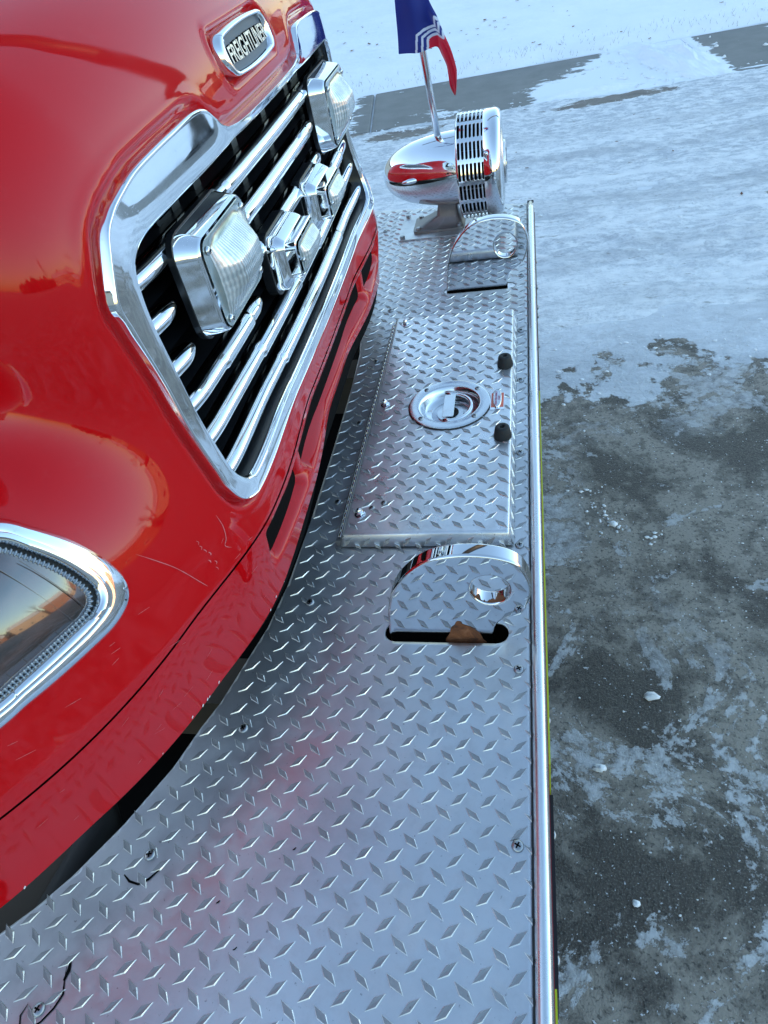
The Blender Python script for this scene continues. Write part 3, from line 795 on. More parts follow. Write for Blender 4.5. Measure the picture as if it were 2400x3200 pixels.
# ------------------------------------------------------------------ grille bars
def bar_x(y, z): return xsurf(y, np.full_like(y, min(z, .53))) - .006
def grille_bar(z, y0, y1, tip0, tip1, wide):
    n = max(12, int((y1 - y0) / .003)); y = np.linspace(y0, y1, n)
    hh = np.full(n, .0100); dd = np.full(n, 0.0)
    if wide:
        for w in wide:
            hh = hh + .0010 * (sst(w[0], w[0] + .006, y) - sst(w[1] - .006, w[1], y)); dd = dd + .0018 * (sst(w[0], w[0] + .006, y) - sst(w[1] - .006, w[1], y))
    sc = np.ones(n)
    if tip0: sc *= np.sqrt(np.clip(1 - ((y0 + .032 - y) / .032).clip(0, 1) ** 2, .0008, 1))
    if tip1: sc *= np.sqrt(np.clip(1 - ((y - (y1 - .032)) / .032).clip(0, 1) ** 2, .0008, 1))
    xb = bar_x(y, z)
    loops = []
    for k in range(n):
        L = []
        for j in range(18):
            a = 2 * math.pi * j / 18
            ca, sa = math.cos(a), math.sin(a)
            px_ = (abs(ca) ** .9) * (1 if ca > 0 else -1)
            L.append((xb[k] - .014 + dd[k] + px_ * .014 * (sc[k] if ca < 0 else (.25 + .75 * sc[k])), y[k], z + sa * hh[k] * sc[k] + .004 * (1 - sc[k])))
        loops.append(L)
    b = MB(); b.loft(loops, True, True, True)
    return sharp(b.build('grille_bar', MAT['chrome'], truck), 60)
W1 = [(-.205, -.06), (.06, .205)]
grille_bar(.526, -.440, .440, 0, 0, [(-.19, .19)])
for z in (.4835, .4375):
    grille_bar(z, -.440, -.368, 0, 1, None); grille_bar(z, .368, .440, 1, 0, None)
grille_bar(.4835, -.215, .215, 1, 1, [(-.17, .17)])
grille_bar(.4375, -.215, .215, 1, 1, [(-.15, .15)])
grille_bar(.3955, -.438, -.190, 0, 1, [(-.34, -.24)]); grille_bar(.3955, .190, .438, 1, 0, [(.24, .34)])
grille_bar(.3535, -.440, .440, 0, 0, [(-.25, -.06), (.06, .25)])
grille_bar(.3105, -.440, .440, 0, 0, [(-.20, .20)])
# black fins behind each bar, upright webs, radiator core
fn = MB()
yl = np.linspace(-.434, .434, 60)
for z in (.526, .4835, .4375, .3955, .3535, .3105):
    xb = bar_x(yl, z)
    t_, b_ = z + .010, z - .004
    fn.loft([[(x - .020, y, z + .0105) for x, y in zip(xb, yl)], [(x - .075, y, z + .012) for x, y in zip(xb, yl)], [(x - .075, y, z + .004) for x, y in zip(xb, yl)], [(x - .020, y, z - .009) for x, y in zip(xb, yl)]], closed=False)
fn.build('grille_fin', MAT['black'], truck, smooth=False)
wb = MB()
for y in (-.395, -.262, -.20, -.066, .066, .20, .262, .395):
    x = float(xsurf(np.array([y]), np.array([.42]))[0])
    wb.box((x - .10, y - .010, .285), (x - .040, y + .010, .565))
for s_ in (-1, 1):
    wb.box((-.41, s_ * .416 - .012, .290), (-.362, s_ * .416 + .012, .555))
    for z0, z1 in ((.30, .335), (.345, .38), (.39, .425), (.44, .47)):
        wb.box((-.380, min(s_ * .388, s_ * .425), z0), (-.356, max(s_ * .388, s_ * .425), z1))
for y0, z0 in ((-.31, .536), (.235, .536), (-.225, .366), (.12, .366), (-.12, .322), (.17, .322)):
    x = float(xsurf(np.array([y0]), np.array([.42]))[0])
    fr2 = rrect(y0, z0, y0 + .045, z0 + .026, .006, 3); fi2 = rrect(y0 + .006, z0 + .005, y0 + .039, z0 + .021, .004, 3)
    wb.loft([[(x - .045, a, b) for a, b in fr2], [(x - .040, a, b) for a, b in fr2], [(x - .040, a, b) for a, b in fi2], [(x - .060, a, b) for a, b in fi2]])
wb.build('grille_web', MAT['black'], truck, smooth=False)
rd = MB(); rd.box((-.435, -.44, .275), (-.425, .44, .585)); rd.build('radiator', MAT['radiator'], truck, smooth=False)

# ------------------------------------------------------------------ warning lights in the grille
SCREW = None
def phillips(name, r, h, mat=None):
    b = MB()
    b.lathe([(r, 0), (r, h * .25), (r * .88, h * .65), (r * .6, h * .93), (r * .25, h), (0.0001, h)], 16)
    c = .12 * r
    for w, l in ((r * .13, r * .52), (r * .52, r * .13)):
        b.box((-w, -l, h * .60), (w, l, h * 1.04), 1)
    return b, [mat or MAT['steel_dark'], MAT['void']]
def warning_light(y0, y1, z0, z1, xf, back, small, label):
    h = MB(); r = .014 if not small else .008
    root = tag(bpy.data.objects.new('warning_light', None), None); COL.objects.link(root)
    root.location = (xf, (y0 + y1) / 2, z0); put(root, truck)
    if label: root['label'] = label
    A = lambda g, x: [(x, a, b) for a, b in rrect(y0 - g, z0 - g, y1 + g, z1 + g, max(r + g, .003), 5)]
    if not small:
        h.loft([A(.0085, xf - back), A(.0082, xf - back + .001), A(.0030, xf - .003), A(.0022, xf - .0008), A(.0008, xf + .0008), A(-.001, xf - .001)], True, True, False)
        bz = MB(); bz.loft([A(.0100, xf - back - .006), A(.0100, xf - back + .0005), A(.0080, xf - back + .001)], True, True, False)
        bz.build('gasket', MAT['black'], root, smooth=False)
    else:
        def B(g, gz, x, r2): return [(x, a, b) for a, b in rrect(y0 - g, z0 - gz, y1 + g, z1 + gz * .55, r2, 5)]
        h.loft([B(.0085, .020, xf - back, .018), B(.008, .018, xf - .025, .016), B(.0040, .0065, xf - .015, .010), B(.003, .003, xf - .014, .009), B(.003, .003, xf - .001, .009), B(.0005, .0005, xf, .008), B(-.001, -.001, xf - .001, .007)], True, True, False)
        bz = MB(); bz.loft([B(.0110, .025, xf - back - .012, .022), B(.0110, .025, xf - back + .001, .022), B(.0082, .020, xf - back + .0015, .018)], True, True, False)
        bz.build('gasket', MAT['black'], root, smooth=False)
        for yy_ in (y0 - .004, y1 + .004):
            pass
    o = h.build('housing', MAT['chrome'], root); sharp(o, 38)
    # bowl behind the lens and the lens itself with fine vertical flutes
    nfl = 30 if not small else 24; ny = nfl * 8 + 1; nz = 48
    ly = np.linspace(0, 1, ny); lz = np.linspace(0, 1, nz)
    Lz, Ly = np.meshgrid(lz, ly, indexing='ij')
    ed = np.minimum(np.minimum(Ly, 1 - Ly) * (y1 - y0), np.minimum(Lz, 1 - Lz) * (z1 - z0))
    wz_ = .040 if not small else .018
    dome = (.022 if not small else .010) * sst(0, wz_, np.minimum(Ly, 1 - Ly) * (y1 - y0)) * sst(0, wz_, np.minimum(Lz, 1 - Lz) * (z1 - z0)) * (1 - .25 * ((Ly - .5) * 2) ** 2) + .0025
    body = sst(.010, .013, ed) if not small else sst(.005, .007, ed)
    phs = (Ly * nfl) % 1
    flu = (.0006 if not small else .0004) * np.abs(np.sin(math.pi * phs)) * body
    flu = flu + .0003 * np.sin(Lz * (70 if not small else 40) + 3 * Ly) * body * sst(.80, .45, Lz)
    X_ = xf + dome + flu
    V = np.c_[X_.ravel(), (y0 + .001 + Ly * (y1 - y0 - .002)).ravel(), (z0 + .001 + Lz * (z1 - z0 - .002)).ravel()]
    T = grid_tris(nz, ny)
    phi = -sdf_poly(rrect(y0 + .001, z0 + .001, y1 - .001, z1 - .001, r, 6), V[:, 1], V[:, 2])
    V2, T2 = clip(V, T, phi)
    cen = V2[T2].mean(1); cy_ = (cen[:, 1] - y0 - .001) / (y1 - y0 - .002); cz_ = (cen[:, 2] - z0 - .001) / (z1 - z0 - .002)
    e2 = np.minimum(np.minimum(cy_, 1 - cy_) * (y1 - y0), np.minimum(cz_, 1 - cz_) * (z1 - z0))
    f_ = (cy_ * nfl) % 1
    mi_ = np.where(e2 < (.011 if not small else .0055), 2, np.where((f_ < .30) | (f_ > .86), 1, 0))
    mesh_obj('lens', V2, T2, None, root, True, [MAT['lens'], MAT['lens_groove_shade'], MAT['lens_rim']], mi_)
    sb_, sm = phillips('screw', .0042 if not small else .003, .003, MAT['steel'])
    cy = (y0 + y1) / 2; cz = (z0 + z1) / 2
    first = None
    spots = [(y0 + .011, z1 - .011), (y0 + .011, z0 + .010), (y1 - .011, z1 - .011), (y1 - .011, z0 + .010)] if not small else [(y0 + .006, cz - .002), (y1 - .006, cz - .002)]
    for a, b in spots:
        if first is None:
            sb_.V = [(v[2], v[0], v[1]) for v in sb_.V]
            first = sb_.build('screw', sm, root); s = first; s.location = Vector((xf + .0035, a, b)) - Vector((xf, (y0 + y1) / 2, z0))
        else:
            s = copy_obj(first, root); s.location = Vector((xf + .0035, a, b)) - Vector((xf, (y0 + y1) / 2, z0))
mat_bowl = mat_chrome('lamp_bowl', (.90, .93, .93), .25, .45, 60)
MAT['bowl_dark'] = mat_chrome('lamp_bowl_shade', (.22, .25, .26), .2, .4, 60)
warning_light(-.354, -.222, .441, .533, -.296, .024, False, None)
warning_light(.222, .354, .441, .533, -.296, .024, False, None)
warning_light(-.139, -.047, .396, .438, -.277, .038, True, None)
warning_light(.047, .139, .396, .438, -.277, .038, True, None)

# ------------------------------------------------------------------ badge with raised lettering
bd = bpy.data.objects.new('badge', None); COL.objects.link(bd); bd.location = (-.322, 0, .632); put(bd, truck)
bo = np.array(resample(rrect(-.091, .6125, .091, .6525, .018, 8), 160)); bi = np.array(resample(rrect(-.080, .6175, .080, .6470, .0135, 8), 160))
# bow the long sides like the pressed badge
def bow(L, k): return np.c_[L[:, 0], L[:, 1] + k * (1 - (L[:, 0] / .091) ** 2) * np.sign(L[:, 1] - .632)]
bo = bow(bo, .0045); bi = bow(bi, .0045)
bx = lambda L, off: -.3225 - .06 * (L[:, 1] - .632) * 4 - .05 * L[:, 0] ** 2 + off
fb = MB(); fb.loft([np.c_[bx(bo, -.012), bo], np.c_[bx(bo, .004), bo], np.c_[bx(bo, .0075), bo + (bi - bo) * .25], np.c_[bx(bi, .0070), bo + (bi - bo) * .7], np.c_[bx(bi, .003), bi], np.c_[bx(bi, -.004), bi]])
fb.build('badge_frame', MAT['chrome'], bd)
fb = MB(); fb.loft([np.c_[bx(bi, .0005), bi]], True, False, False); L = np.c_[bx(bi, .0005), bi]
fb = MB(); fb.add(L, [list(range(len(L)))]); fb.build('badge_field', MAT['grey_panel'], bd, smooth=False)
for fat, off, dp, mt in ((.014, .0016, .0022, 'void'), (.0135, .0040, .0004, 'letter_face')):
  tv, tf = text_verts('FREIGHTLINER', 1.0, .06, 4, fat)
  ty = tv[:, 0] / 3.70 * .0735; ty = ty
  if fat == .014: TYS = .0735 / np.abs(tv[:, 0]).max(); TZS = .0098 / np.abs(tv[:, 1] - tv[:, 1].mean()).max(); TZC = (tv[:, 1].max() + tv[:, 1].min()) / 2
  ty = tv[:, 0] * TYS; tz = (tv[:, 1] - TZC) * TZS * (1.04 - .20 * (ty / .0735) ** 2)
  tl_ = np.c_[ty, tz + .6315]
  mesh_obj('lettering', np.c_[bx(tl_, off) + tv[:, 2] / .06 * dp, tl_], tf, MAT[mt], bd, smooth=False)

# ------------------------------------------------------------------ headlights (near one is seen)
def headlight(sgn):
    root = bpy.data.objects.new('headlight', None); COL.objects.link(root); root.location = (-.45, sgn * .70, .36); put(root, truck)
    def lp_(t, off):
        L = BO + (BI - BO) * t; x = xsurf(L[:, 0], L[:, 1])
        Pn = np.c_[x, L]; n = hnorm(Pn); Q = Pn + n * off
        if sgn > 0: Q[:, 1] *= -1
        return Q
    m = MB(); m.loft([lp_(-.05, -.004), lp_(0, .003), lp_(.06, .0065), (lp_(.30, .0100)), lp_(.55, .0095), lp_(.62, .0085), lp_(.70, .0095), lp_(.84, .0090), lp_(.95, .0050), lp_(1.0, -.004), lp_(1.02, -.02)])
    sharp(m.build('bezel', MAT['chrome'], root), 50)
    m = MB(); m.loft([lp_(.98, -.002), lp_(1.05, -.0015), lp_(1.14, -.002), lp_(1.20, -.001)]); m.build('gasket', MAT['rubber'], root)
    # beaded rim just inside the gasket
    c = BI.mean(0)
    def lin(sc, off):
        L = c + (BI - c) * sc; x = xsurf(L[:, 0], L[:, 1]); Pn = np.c_[x, L]; Q = Pn + hnorm(Pn) * off
        if sgn > 0: Q[:, 1] *= -1
        return Q
    rim = resample(lin(.935, -.0005), 900)
    rad = .0030 + .0011 * np.sin(np.arange(900) * 2 * math.pi / 900 * 150)
    m = MB(); m.tube(rim.tolist() + [rim[0].tolist()], list(rad) + [rad[0]], 7, False); m.build('beaded_rim', MAT['clear_rim'], root)
    loops = [lin(s_, o_) for s_, o_ in ((.965, -.003), (.93, .0005), (.90, .002), (.8, .004), (.6, .006), (.4, .007), (.2, .0075), (.02, .0075))]
    m = MB(); m.loft(loops, True, False, True); m.build('lens', MAT['headlens'], root)
    # thin moulded ribs on the lens
    rb = MB()
    for k in range(7):
        y = -.625 - .014 * k; zz_ = np.linspace(.328, .41, 30)
        ok = sdf_poly((c + (BI - c) * .86), np.full(30, y), zz_) < 0
        zz_ = zz_[ok]
        if len(zz_) < 3: continue
        Pn = np.c_[xsurf(np.full(len(zz_), y), zz_), np.full(len(zz_), y), zz_]; Q = Pn + hnorm(Pn) * .0058
        if sgn > 0: Q[:, 1] *= -1
        rb.tube(Q.tolist(), .0005, 4, False)
    rb.build('lens_rib', MAT['headlens'], root)
MAT['clear_rim'] = simple('clear_rim', (.30, .33, .37), .18, .6)
headlight(-1); headlight(1)

# ------------------------------------------------------------------ bumper deck of diamond plate
XCUT = [(0, -.356), (.20, -.357), (.323, -.362), (.404, -.373), (.46, -.388), (.525, -.405), (.561, -.420), (.616, -.438), (.689, -.474), (.748, -.511), (.782, -.538), (.812, -.568), (.90, -.66), (1.1, -.84)]
def xcut(ay):
    a = np.array(XCUT); return np.interp(ay, a[:, 0], a[:, 1])
def hook_slot(y_):   # (x, y) outline of a tow-hook slot
    return rrect(-.199, y_, -.031, y_ + .034, .0165, 8)
SLOTS = [hook_slot(-.4225), hook_slot(.5670)]
Y0, Y1 = -1.02, 1.16
def far_edge(x): return 1.066 - .168 * (x + .0)
gx = np.linspace(-.84, -.003, 150); gy = np.linspace(Y0, Y1, 380)
Xg, Yg2 = np.meshgrid(gx, gy)
V = np.c_[Xg.ravel(), Yg2.ravel(), np.zeros(Xg.size)]; T = grid_tris(*Xg.shape)
phi = np.minimum((V[:, 0] - xcut(np.abs(V[:, 1]))) * .8, far_edge(V[:, 0]) - V[:, 1])
V, T = clip(V, T, phi)
for S_ in SLOTS:
    V, T = clip(V, T, sdf_poly(S_, V[:, 0], V[:, 1]))
deck = mesh_obj('bumper_deck', V, T, MAT['plate'], truck)
sm_ = deck.modifiers.new('thickness', 'SOLIDIFY'); sm_.thickness = .0035; sm_.offset = -1
HATCH = (-.2875, -.2445, -.0315, .4215); HZT = .0265
PITCH = .0327
def lug_mesh(mb, cx, cy, ang, fr, hgt=.0016, L=.0134, Wd=.0046):
    """one raised diamond: fr maps (u, v, w) on the plate to world"""
    ca, sa = math.cos(ang), math.sin(ang)
    wear = 1 - .5 * max(0., random.gauss(0, .35)) ; hgt = hgt * max(.45, wear); ang += random.gauss(0, .02)
    k = L * random.uniform(.92, 1.04); w = Wd * random.uniform(.86, 1.08)
    base = [(-k, 0), (-.12 * k, -w), (k, 0), (.12 * k, w)]
    top = [(-.86 * k, 0), (-.11 * k, -.76 * w), (.86 * k, 0), (.11 * k, .76 * w)]
    pts = [(cx + ca * a - sa * b, cy + sa * a + ca * b, -.0002) for a, b in base] + [(cx + ca * a - sa * b, cy + sa * a + ca * b, hgt * (1 if i % 2 else .75)) for i, (a, b) in enumerate(top)]
    b0 = len(mb.V)
    mb.V += [fr(*p) for p in pts]
    for i in range(4):
        j = (i + 1) % 4
        mb.F.append([b0 + i, b0 + j, b0 + 4 + j, b0 + 4 + i]); mb.M.append(1)
    mb.F.append([b0 + 4, b0 + 5, b0 + 6, b0 + 7]); mb.M.append(0)
def lug_field(x0, x1, y0, y1, ox, oy, ok, fr, mb):
    i0, i1 = int((x0 - ox) / PITCH) - 2, int((x1 - ox) / PITCH) + 2
    j0, j1 = int((y0 - oy) / PITCH) - 2, int((y1 - oy) / PITCH) + 2
    for i in range(i0, i1):
        for j in range(j0, j1):
            for q in (0, 1):
                x = ox + (i + .5 * q) * PITCH; y = oy + (j + .5 * q) * PITCH
                if ok(x, y): lug_mesh(mb, x, y, math.radians(42 if q == 0 else -42), fr)
def deck_ok(x, y):
    if x > -.0105 or x < xcut(abs(y)) + .010 or y > far_edge(x) - .006 or y < Y0 + .012: return False
    if HATCH[0] + .004 < x < HATCH[2] - .004 and HATCH[1] + .004 < y < HATCH[3] - .004: return False
    for S_ in SLOTS:
        if sdf_poly(S_, np.array([x]), np.array([y]))[0] < .005: return False
    return True
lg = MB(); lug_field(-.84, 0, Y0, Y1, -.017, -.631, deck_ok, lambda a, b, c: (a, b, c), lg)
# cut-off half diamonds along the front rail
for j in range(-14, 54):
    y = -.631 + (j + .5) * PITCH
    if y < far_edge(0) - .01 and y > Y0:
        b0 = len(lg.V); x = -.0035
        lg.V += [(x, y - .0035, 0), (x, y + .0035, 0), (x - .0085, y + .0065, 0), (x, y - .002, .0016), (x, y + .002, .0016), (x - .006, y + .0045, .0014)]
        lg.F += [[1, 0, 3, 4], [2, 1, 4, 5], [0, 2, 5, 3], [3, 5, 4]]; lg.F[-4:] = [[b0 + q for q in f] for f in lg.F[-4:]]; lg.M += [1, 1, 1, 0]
lo_ = lg.build('tread_pattern', [MAT['lug'], MAT['lug_edge_glint']], deck, smooth=False); lo_['kind'] = 'stuff'
# screws in the deck
sb_, sm = phillips('screw', .0066, .0030)
first = None
scr = [(-.0180, y) for y in (1.046, .626, .371, .186, -.032, -.247, -.461, -.676, -.893)] + [(-.319, y) for y in (.509, .290, .075, -.143, -.357)] + [(-.362, -.560), (-.427, -.719), (-.486, -.871), (-.362, .56), (-.40, .98), (-.22, 1.09)]
for x, y in scr:
    if first is None: first = sb_.build('screw', sm, deck); s = first; s.location = Vector((x, y, .0004)) - wloc(deck)
    else: s = copy_obj(first, deck, (x, y, .0004))
    s.rotation_euler = (0, 0, random.uniform(0, 1.5))
# cracks torn round two screws
def crack(pts, w):
    pts = np.array(pts); n = len(pts); a = []; b = []
    for i, p in enumerate(pts):
        t = pts[min(i + 1, n - 1)] - pts[max(i - 1, 0)]; t = t / np.linalg.norm(t); q = np.array([-t[1], t[0]])
        ww = w * (math.sin(math.pi * (i + .3) / (n - .4)) ** .6) * random.uniform(.7, 1.3)
        a.append((*(p + q * ww), .0006)); b.append((*(p - q * ww), .0006))
    ck = MB(); ck.loft([a, b], closed=False); ck.build('crack', MAT['void'], deck, smooth=False)
crack([(-.474, -.833), (-.470, -.846), (-.466, -.856), (-.470, -.868), (-.478, -.880), (-.488, -.888), (-.499, -.886), (-.503, -.878), (-.500, -.868)], .0010)
crack([(-.472, -.828), (-.470, -.836), (-.471, -.845)], .0022)
crack([(-.449, -.742), (-.440, -.748), (-.428, -.750), (-.418, -.744), (-.408, -.732)], .0014)
for x, y in ((-.30, -.80), (-.21, -.86), (-.26, -.70), (-.33, -.76), (-.52, -.78), (-.36, -.70)):
    x += random.uniform(-.02, .02); crack([(x, y), (x + .002, y + .001), (x + .0035, y + .003)], .0008)

# front rail tube and the painted bumper face under it
tb = MB(); n = 20
tb.tube([(.0066, y, -.0005) for y in np.linspace(Y0, 1.062, 60)], .0085, n)
tb.build('edge_rail', MAT['rail'], truck)
cp = MB(); cp.box((-.002, 1.060, -.014), (.015, 1.066, .0078)); cp.build('rail_cap', MAT['rubber'], truck, smooth=False)
sb2 = MB(); sb2.box((-.0034, Y0, -.004), (-.0018, 1.06, .0004)); sb2.build('seam_sealant', MAT['rubber'], truck, smooth=False)
bf = MB(); bf.box((-.02, Y0, -.30), (.0160, 1.055, -.012)); bf.build('bumper_face', MAT['maroon'], truck, smooth=False)
for ya, yb, z0_, z1_ in ((-.57, .19, -.22, -.03), (-1.0, -.79, -.22, -.04), (.42, .95, -.22, -.09)):
    stp = MB(); stp.box((.0150, ya, z0_), (.0182, yb, z1_)); stp.build('reflective_stripe', MAT['lime'], truck, smooth=False)
for lo_b, hi_b in (((.0150, -.785, -.20), (.0205, -.575, -.10)), ((.0150, .20, -.20), (.0175, 1.05, -.02))):
    tp = MB(); tp.box(lo_b, hi_b); tp.build('trim_strip', MAT['black'], truck, smooth=False)
bl = MB(); bl.lathe([(.006, 0), (.006, .001), (.0045, .003), (.0001, .0035)], 12, (0, 0, 0), 'X')
first = None
for y in (.80, .66, .56, .52, .39, -.47, -.62, -.75):
    if first is None: first = bl.build('bolt', MAT['steel_dark'], truck); first.location = Vector((.0170, y, -.05)) - wloc(truck)
    else: copy_obj(first, truck, (.0175 + .0025 * (y < -.57), y, -.05 - .06 * (y < 0)))

# ------------------------------------------------------------------ storage hatch on the deck
hatch = bpy.data.objects.new('storage_hatch', None); COL.objects.link(hatch); hatch.location = (-.16, .09, 0); put(hatch, truck)
hx0, hy0, hx1, hy1 = HATCH
RC = (-.1445, .0815); RO, RI = .0745, .0545
gx = np.linspace(hx0 + .005, hx1 - .005, 70); gy = np.linspace(hy0 + .005, hy1 - .005, 170); Xg, Yg2 = np.meshgrid(gx, gy)
V = np.c_[Xg.ravel(), Yg2.ravel(), np.full(Xg.size, HZT)]; T = grid_tris(*Xg.shape)
V, T = clip(V, T, np.hypot(V[:, 0] - RC[0], V[:, 1] - RC[1]) - .060)
sk = MB()
def ringrect(g, z): return [(x, y, z) for x, y in rrect(hx0 + g, hy0 + g, hx1 - g, hy1 - g, .0035, 3)]
sk.loft([ringrect(.005, HZT), ringrect(.003, HZT - .0004), ringrect(.0012, HZT - .0016), ringrect(.0003, HZT - .0034), ringrect(-.0004, HZT - .006), ringrect(-.0055, .004), ringrect(-.003, .0035)])
b0 = len(V); V = np.vstack([V, np.array(sk.V)]); Fs = T.tolist() + [[b0 + i for i in f] for f in sk.F]
mesh_obj('lid', V, Fs, MAT['hatch'], hatch)
def hatch_ok(x, y):
    return hx0 + .009 < x < hx1 - .006 and hy0 + .008 < y < hy1 - .008 and math.hypot(x - RC[0], y - RC[1]) > RO - .002
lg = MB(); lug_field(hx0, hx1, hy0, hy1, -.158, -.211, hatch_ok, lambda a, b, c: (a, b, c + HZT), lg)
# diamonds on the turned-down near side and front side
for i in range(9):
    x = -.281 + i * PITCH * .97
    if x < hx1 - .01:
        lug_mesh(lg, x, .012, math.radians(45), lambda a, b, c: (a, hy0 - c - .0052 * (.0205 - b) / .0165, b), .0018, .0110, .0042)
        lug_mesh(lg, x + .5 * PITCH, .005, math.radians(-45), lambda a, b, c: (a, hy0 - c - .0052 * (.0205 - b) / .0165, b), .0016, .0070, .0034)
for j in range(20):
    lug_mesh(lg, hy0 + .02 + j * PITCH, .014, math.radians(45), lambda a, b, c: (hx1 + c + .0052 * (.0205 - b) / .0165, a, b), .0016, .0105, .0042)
q = lg.build('tread_pattern', [MAT['lug'], MAT['lug_edge_glint']], hatch, smooth=False); q['kind'] = 'stuff'
# piano hinge: knuckles along the truck side
hg = MB(); y = hy0 + .004; k = 0
while y < hy1 - .01:
    hg.lathe([(.0030, 0), (.0041, .0004), (.0041, .0134), (.0030, .0138)], 10, (hx0 - .0045, y, .0155), 'Y', True, True); y += .0146; k += 1
hg.build('hinge', MAT['steel'], hatch)
hl = MB(); hl.box((hx0 - .012, hy0, .0005), (hx0 - .002, hy1 - .004, .0125)); hl.box((hx0 - .002, hy0, .0195), (hx0 + .004, hy1 - .004, .0225))
hl.build('hinge_leaf', MAT['cast'], hatch, smooth=False)
# flush ring-pull latch
lt = MB(); zt = HZT
lt.lathe([(RO, zt - .001), (RO, zt + .0030), (RO - .0025, zt + .0040), (RI + .003, zt + .0040), (RI, zt + .0020), (RI - .003, zt - .004), (RI - .006, zt - .012), (RI - .012, zt - .0165), (.036, zt - .0175), (.034, zt - .0195), (.0255, zt - .020), (.0245, zt - .0175), (.012, zt - .0170), (.010, zt - .019), (.0001, zt - .019)], 64, (RC[0], RC[1], 0))
sharp(lt.build('latch_dish', MAT['steel'], hatch), 40)
gk = MB(); gk.lathe([(RO + .0015, zt - .0005), (RO + .0015, zt + .0012), (RO - .002, zt + .0014)], 48, (RC[0], RC[1], 0)); gk.build('latch_gasket', MAT['rubber'], hatch)
bw = MB(); bw.lathe([(.0075, zt - .019), (.0105, zt - .0165), (.0145, zt - .0168)], 24, (RC[0] + .001, RC[1], .0012)); bw.build('latch_grime', simple('grime', (.03, .022, .016), .9), hatch)
# the D-shaped pull: bent rod on the front half, flat thumb plate across
rod = []
for a in np.linspace(-92, 92, 40):
    rod.append((RC[0] + .004 + .036 * math.cos(math.radians(a)), RC[1] + .040 * math.sin(math.radians(a)), zt - .006))
rod = [(RC[0] - .010, RC[1] - .041, zt - .0045)] + rod + [(RC[0] - .010, RC[1] + .041, zt - .0045)]
rm = MB(); rm.tube(rod, .0042, 12); rm.build('latch_ring', MAT['chrome'], hatch)
pl = plate_2d('latch_thumb_plate', rrect(-.0125, -.034, .0085, .034, .003, 4), [], lambda u, v, w: (RC[0] + u - .012 * 0 + .001, RC[1] + v, zt - .0015 + w + u * .10), .0012, .0005, MAT['steel'], hatch)
sb_, sm = phillips('screw', .0050, .0026)
first = None
for a in (40, 135, 222, 318):
    x = RC[0] + (RO + RI) / 2 * math.cos(math.radians(a)); y = RC[1] + (RO + RI) / 2 * math.sin(math.radians(a))
    if first is None: first = sb_.build('screw', sm, hatch); s = first; s.location = Vector((x, y, zt + .004)) - wloc(hatch)
    else: s = copy_obj(first, hatch, (x, y, zt + .004))
    s.rotation_euler = (0, 0, a)
for x, y in ((-.230, -.176), (-.248, -.187)): copy_obj(first, hatch, (x, y, zt))
# acorn nuts
an = MB(); 
an.lathe([(.0088, 0), (.0088, .0012), (.0066, .0016)], 18, cap1=False)
an.lathe([(.0064, .0014), (.0064, .0060), (.0052, .0068)], 6)
an.lathe([(.0050, .0064), (.0048, .0090), (.0034, .0118), (.0001, .0128)], 14)
first = None
for x, y in ((-.264, .391), (-.266, .092), (-.265, -.201)):
    if first is None: first = sharp(an.build('acorn_nut', MAT['chrome'], hatch), 35); first.location = Vector((x, y, zt)) - wloc(hatch)
    else: copy_obj(first, hatch, (x, y, zt))
# rubber stops
rb = MB(); rb.lathe([(.0150, 0), (.0152, .004), (.0140, .010), (.0122, .0195), (.0105, .0215), (.0050, .0222), (.0042, .0215), (.0040, .012), (.0001, .012)], 24)
first = None
for x, y in ((-.046, .2005), (-.046, -.019)):
    if first is None: first = rb.build('rubber_stop', MAT['rubber'], hatch); first.location = Vector((x, y, zt)) - wloc(hatch)
    else: copy_obj(first, hatch, (x, y, zt))
# the little enamel tag
TX, TY, tz0 = -.0575, .0825, zt + .0022
tg = MB(); tg.box((TX - .0125, TY - .025, zt + .0003), (TX + .0125, TY + .025, tz0)); tg.box((TX - .0112, TY - .0185, tz0), (TX + .0112, TY + .0240, tz0 + .0005), 1)
tg.build('tag_plate', [MAT['chrome'], MAT['orange']], hatch, smooth=False)
def tagout(g):
    L = []
    for a in np.linspace(0, 2 * math.pi, 48, endpoint=False):
        v = math.sin(a); uu = math.cos(a)
        wv = .0074 - .0028 * abs(v) ** 2.4
        L.append((np.sign(uu) * abs(uu) ** .45 * (wv - g), np.sign(v) * abs(v) ** .7 * (.0255 - g)))
    return L
to, ti = tagout(0), tagout(.0010)
tw = MB(); tw.loft([[(TX + a, TY + .003 + b, tz0) for a, b in to], [(TX + a, TY + .003 + b, tz0 + .0042) for a, b in to], [(TX + a, TY + .003 + b, tz0 + .0046) for a, b in ti]]); tw.build('tag_frame', MAT['chrome'], hatch)
tw = MB(); tw.add([(TX + a, TY + .003 + b, tz0 + .0044) for a, b in ti], [list(range(len(ti)))]); tw.build('tag_face', MAT['tagwhite'], hatch, smooth=False)
for body, du, L_, hgt in (('FRONT PRECONNECT', -.0021, .0415, .0036), ('FOAM', .0030, .0115, .0036)):
    tv, tf = text_verts(body, 1.0, .01, 2)
    a = (tv[:, 0] - (tv[:, 0].min() + tv[:, 0].max()) / 2) / np.ptp(tv[:, 0]) * L_; b = (tv[:, 1] - (tv[:, 1].min() + tv[:, 1].max()) / 2) / np.ptp(tv[:, 1]) * hgt
    mesh_obj('tag_lettering', np.c_[TX + du - b, TY + .003 + a, tz0 + .0045 + tv[:, 2] * .01 + .0001], tf, MAT['redprint'], hatch, smooth=False)

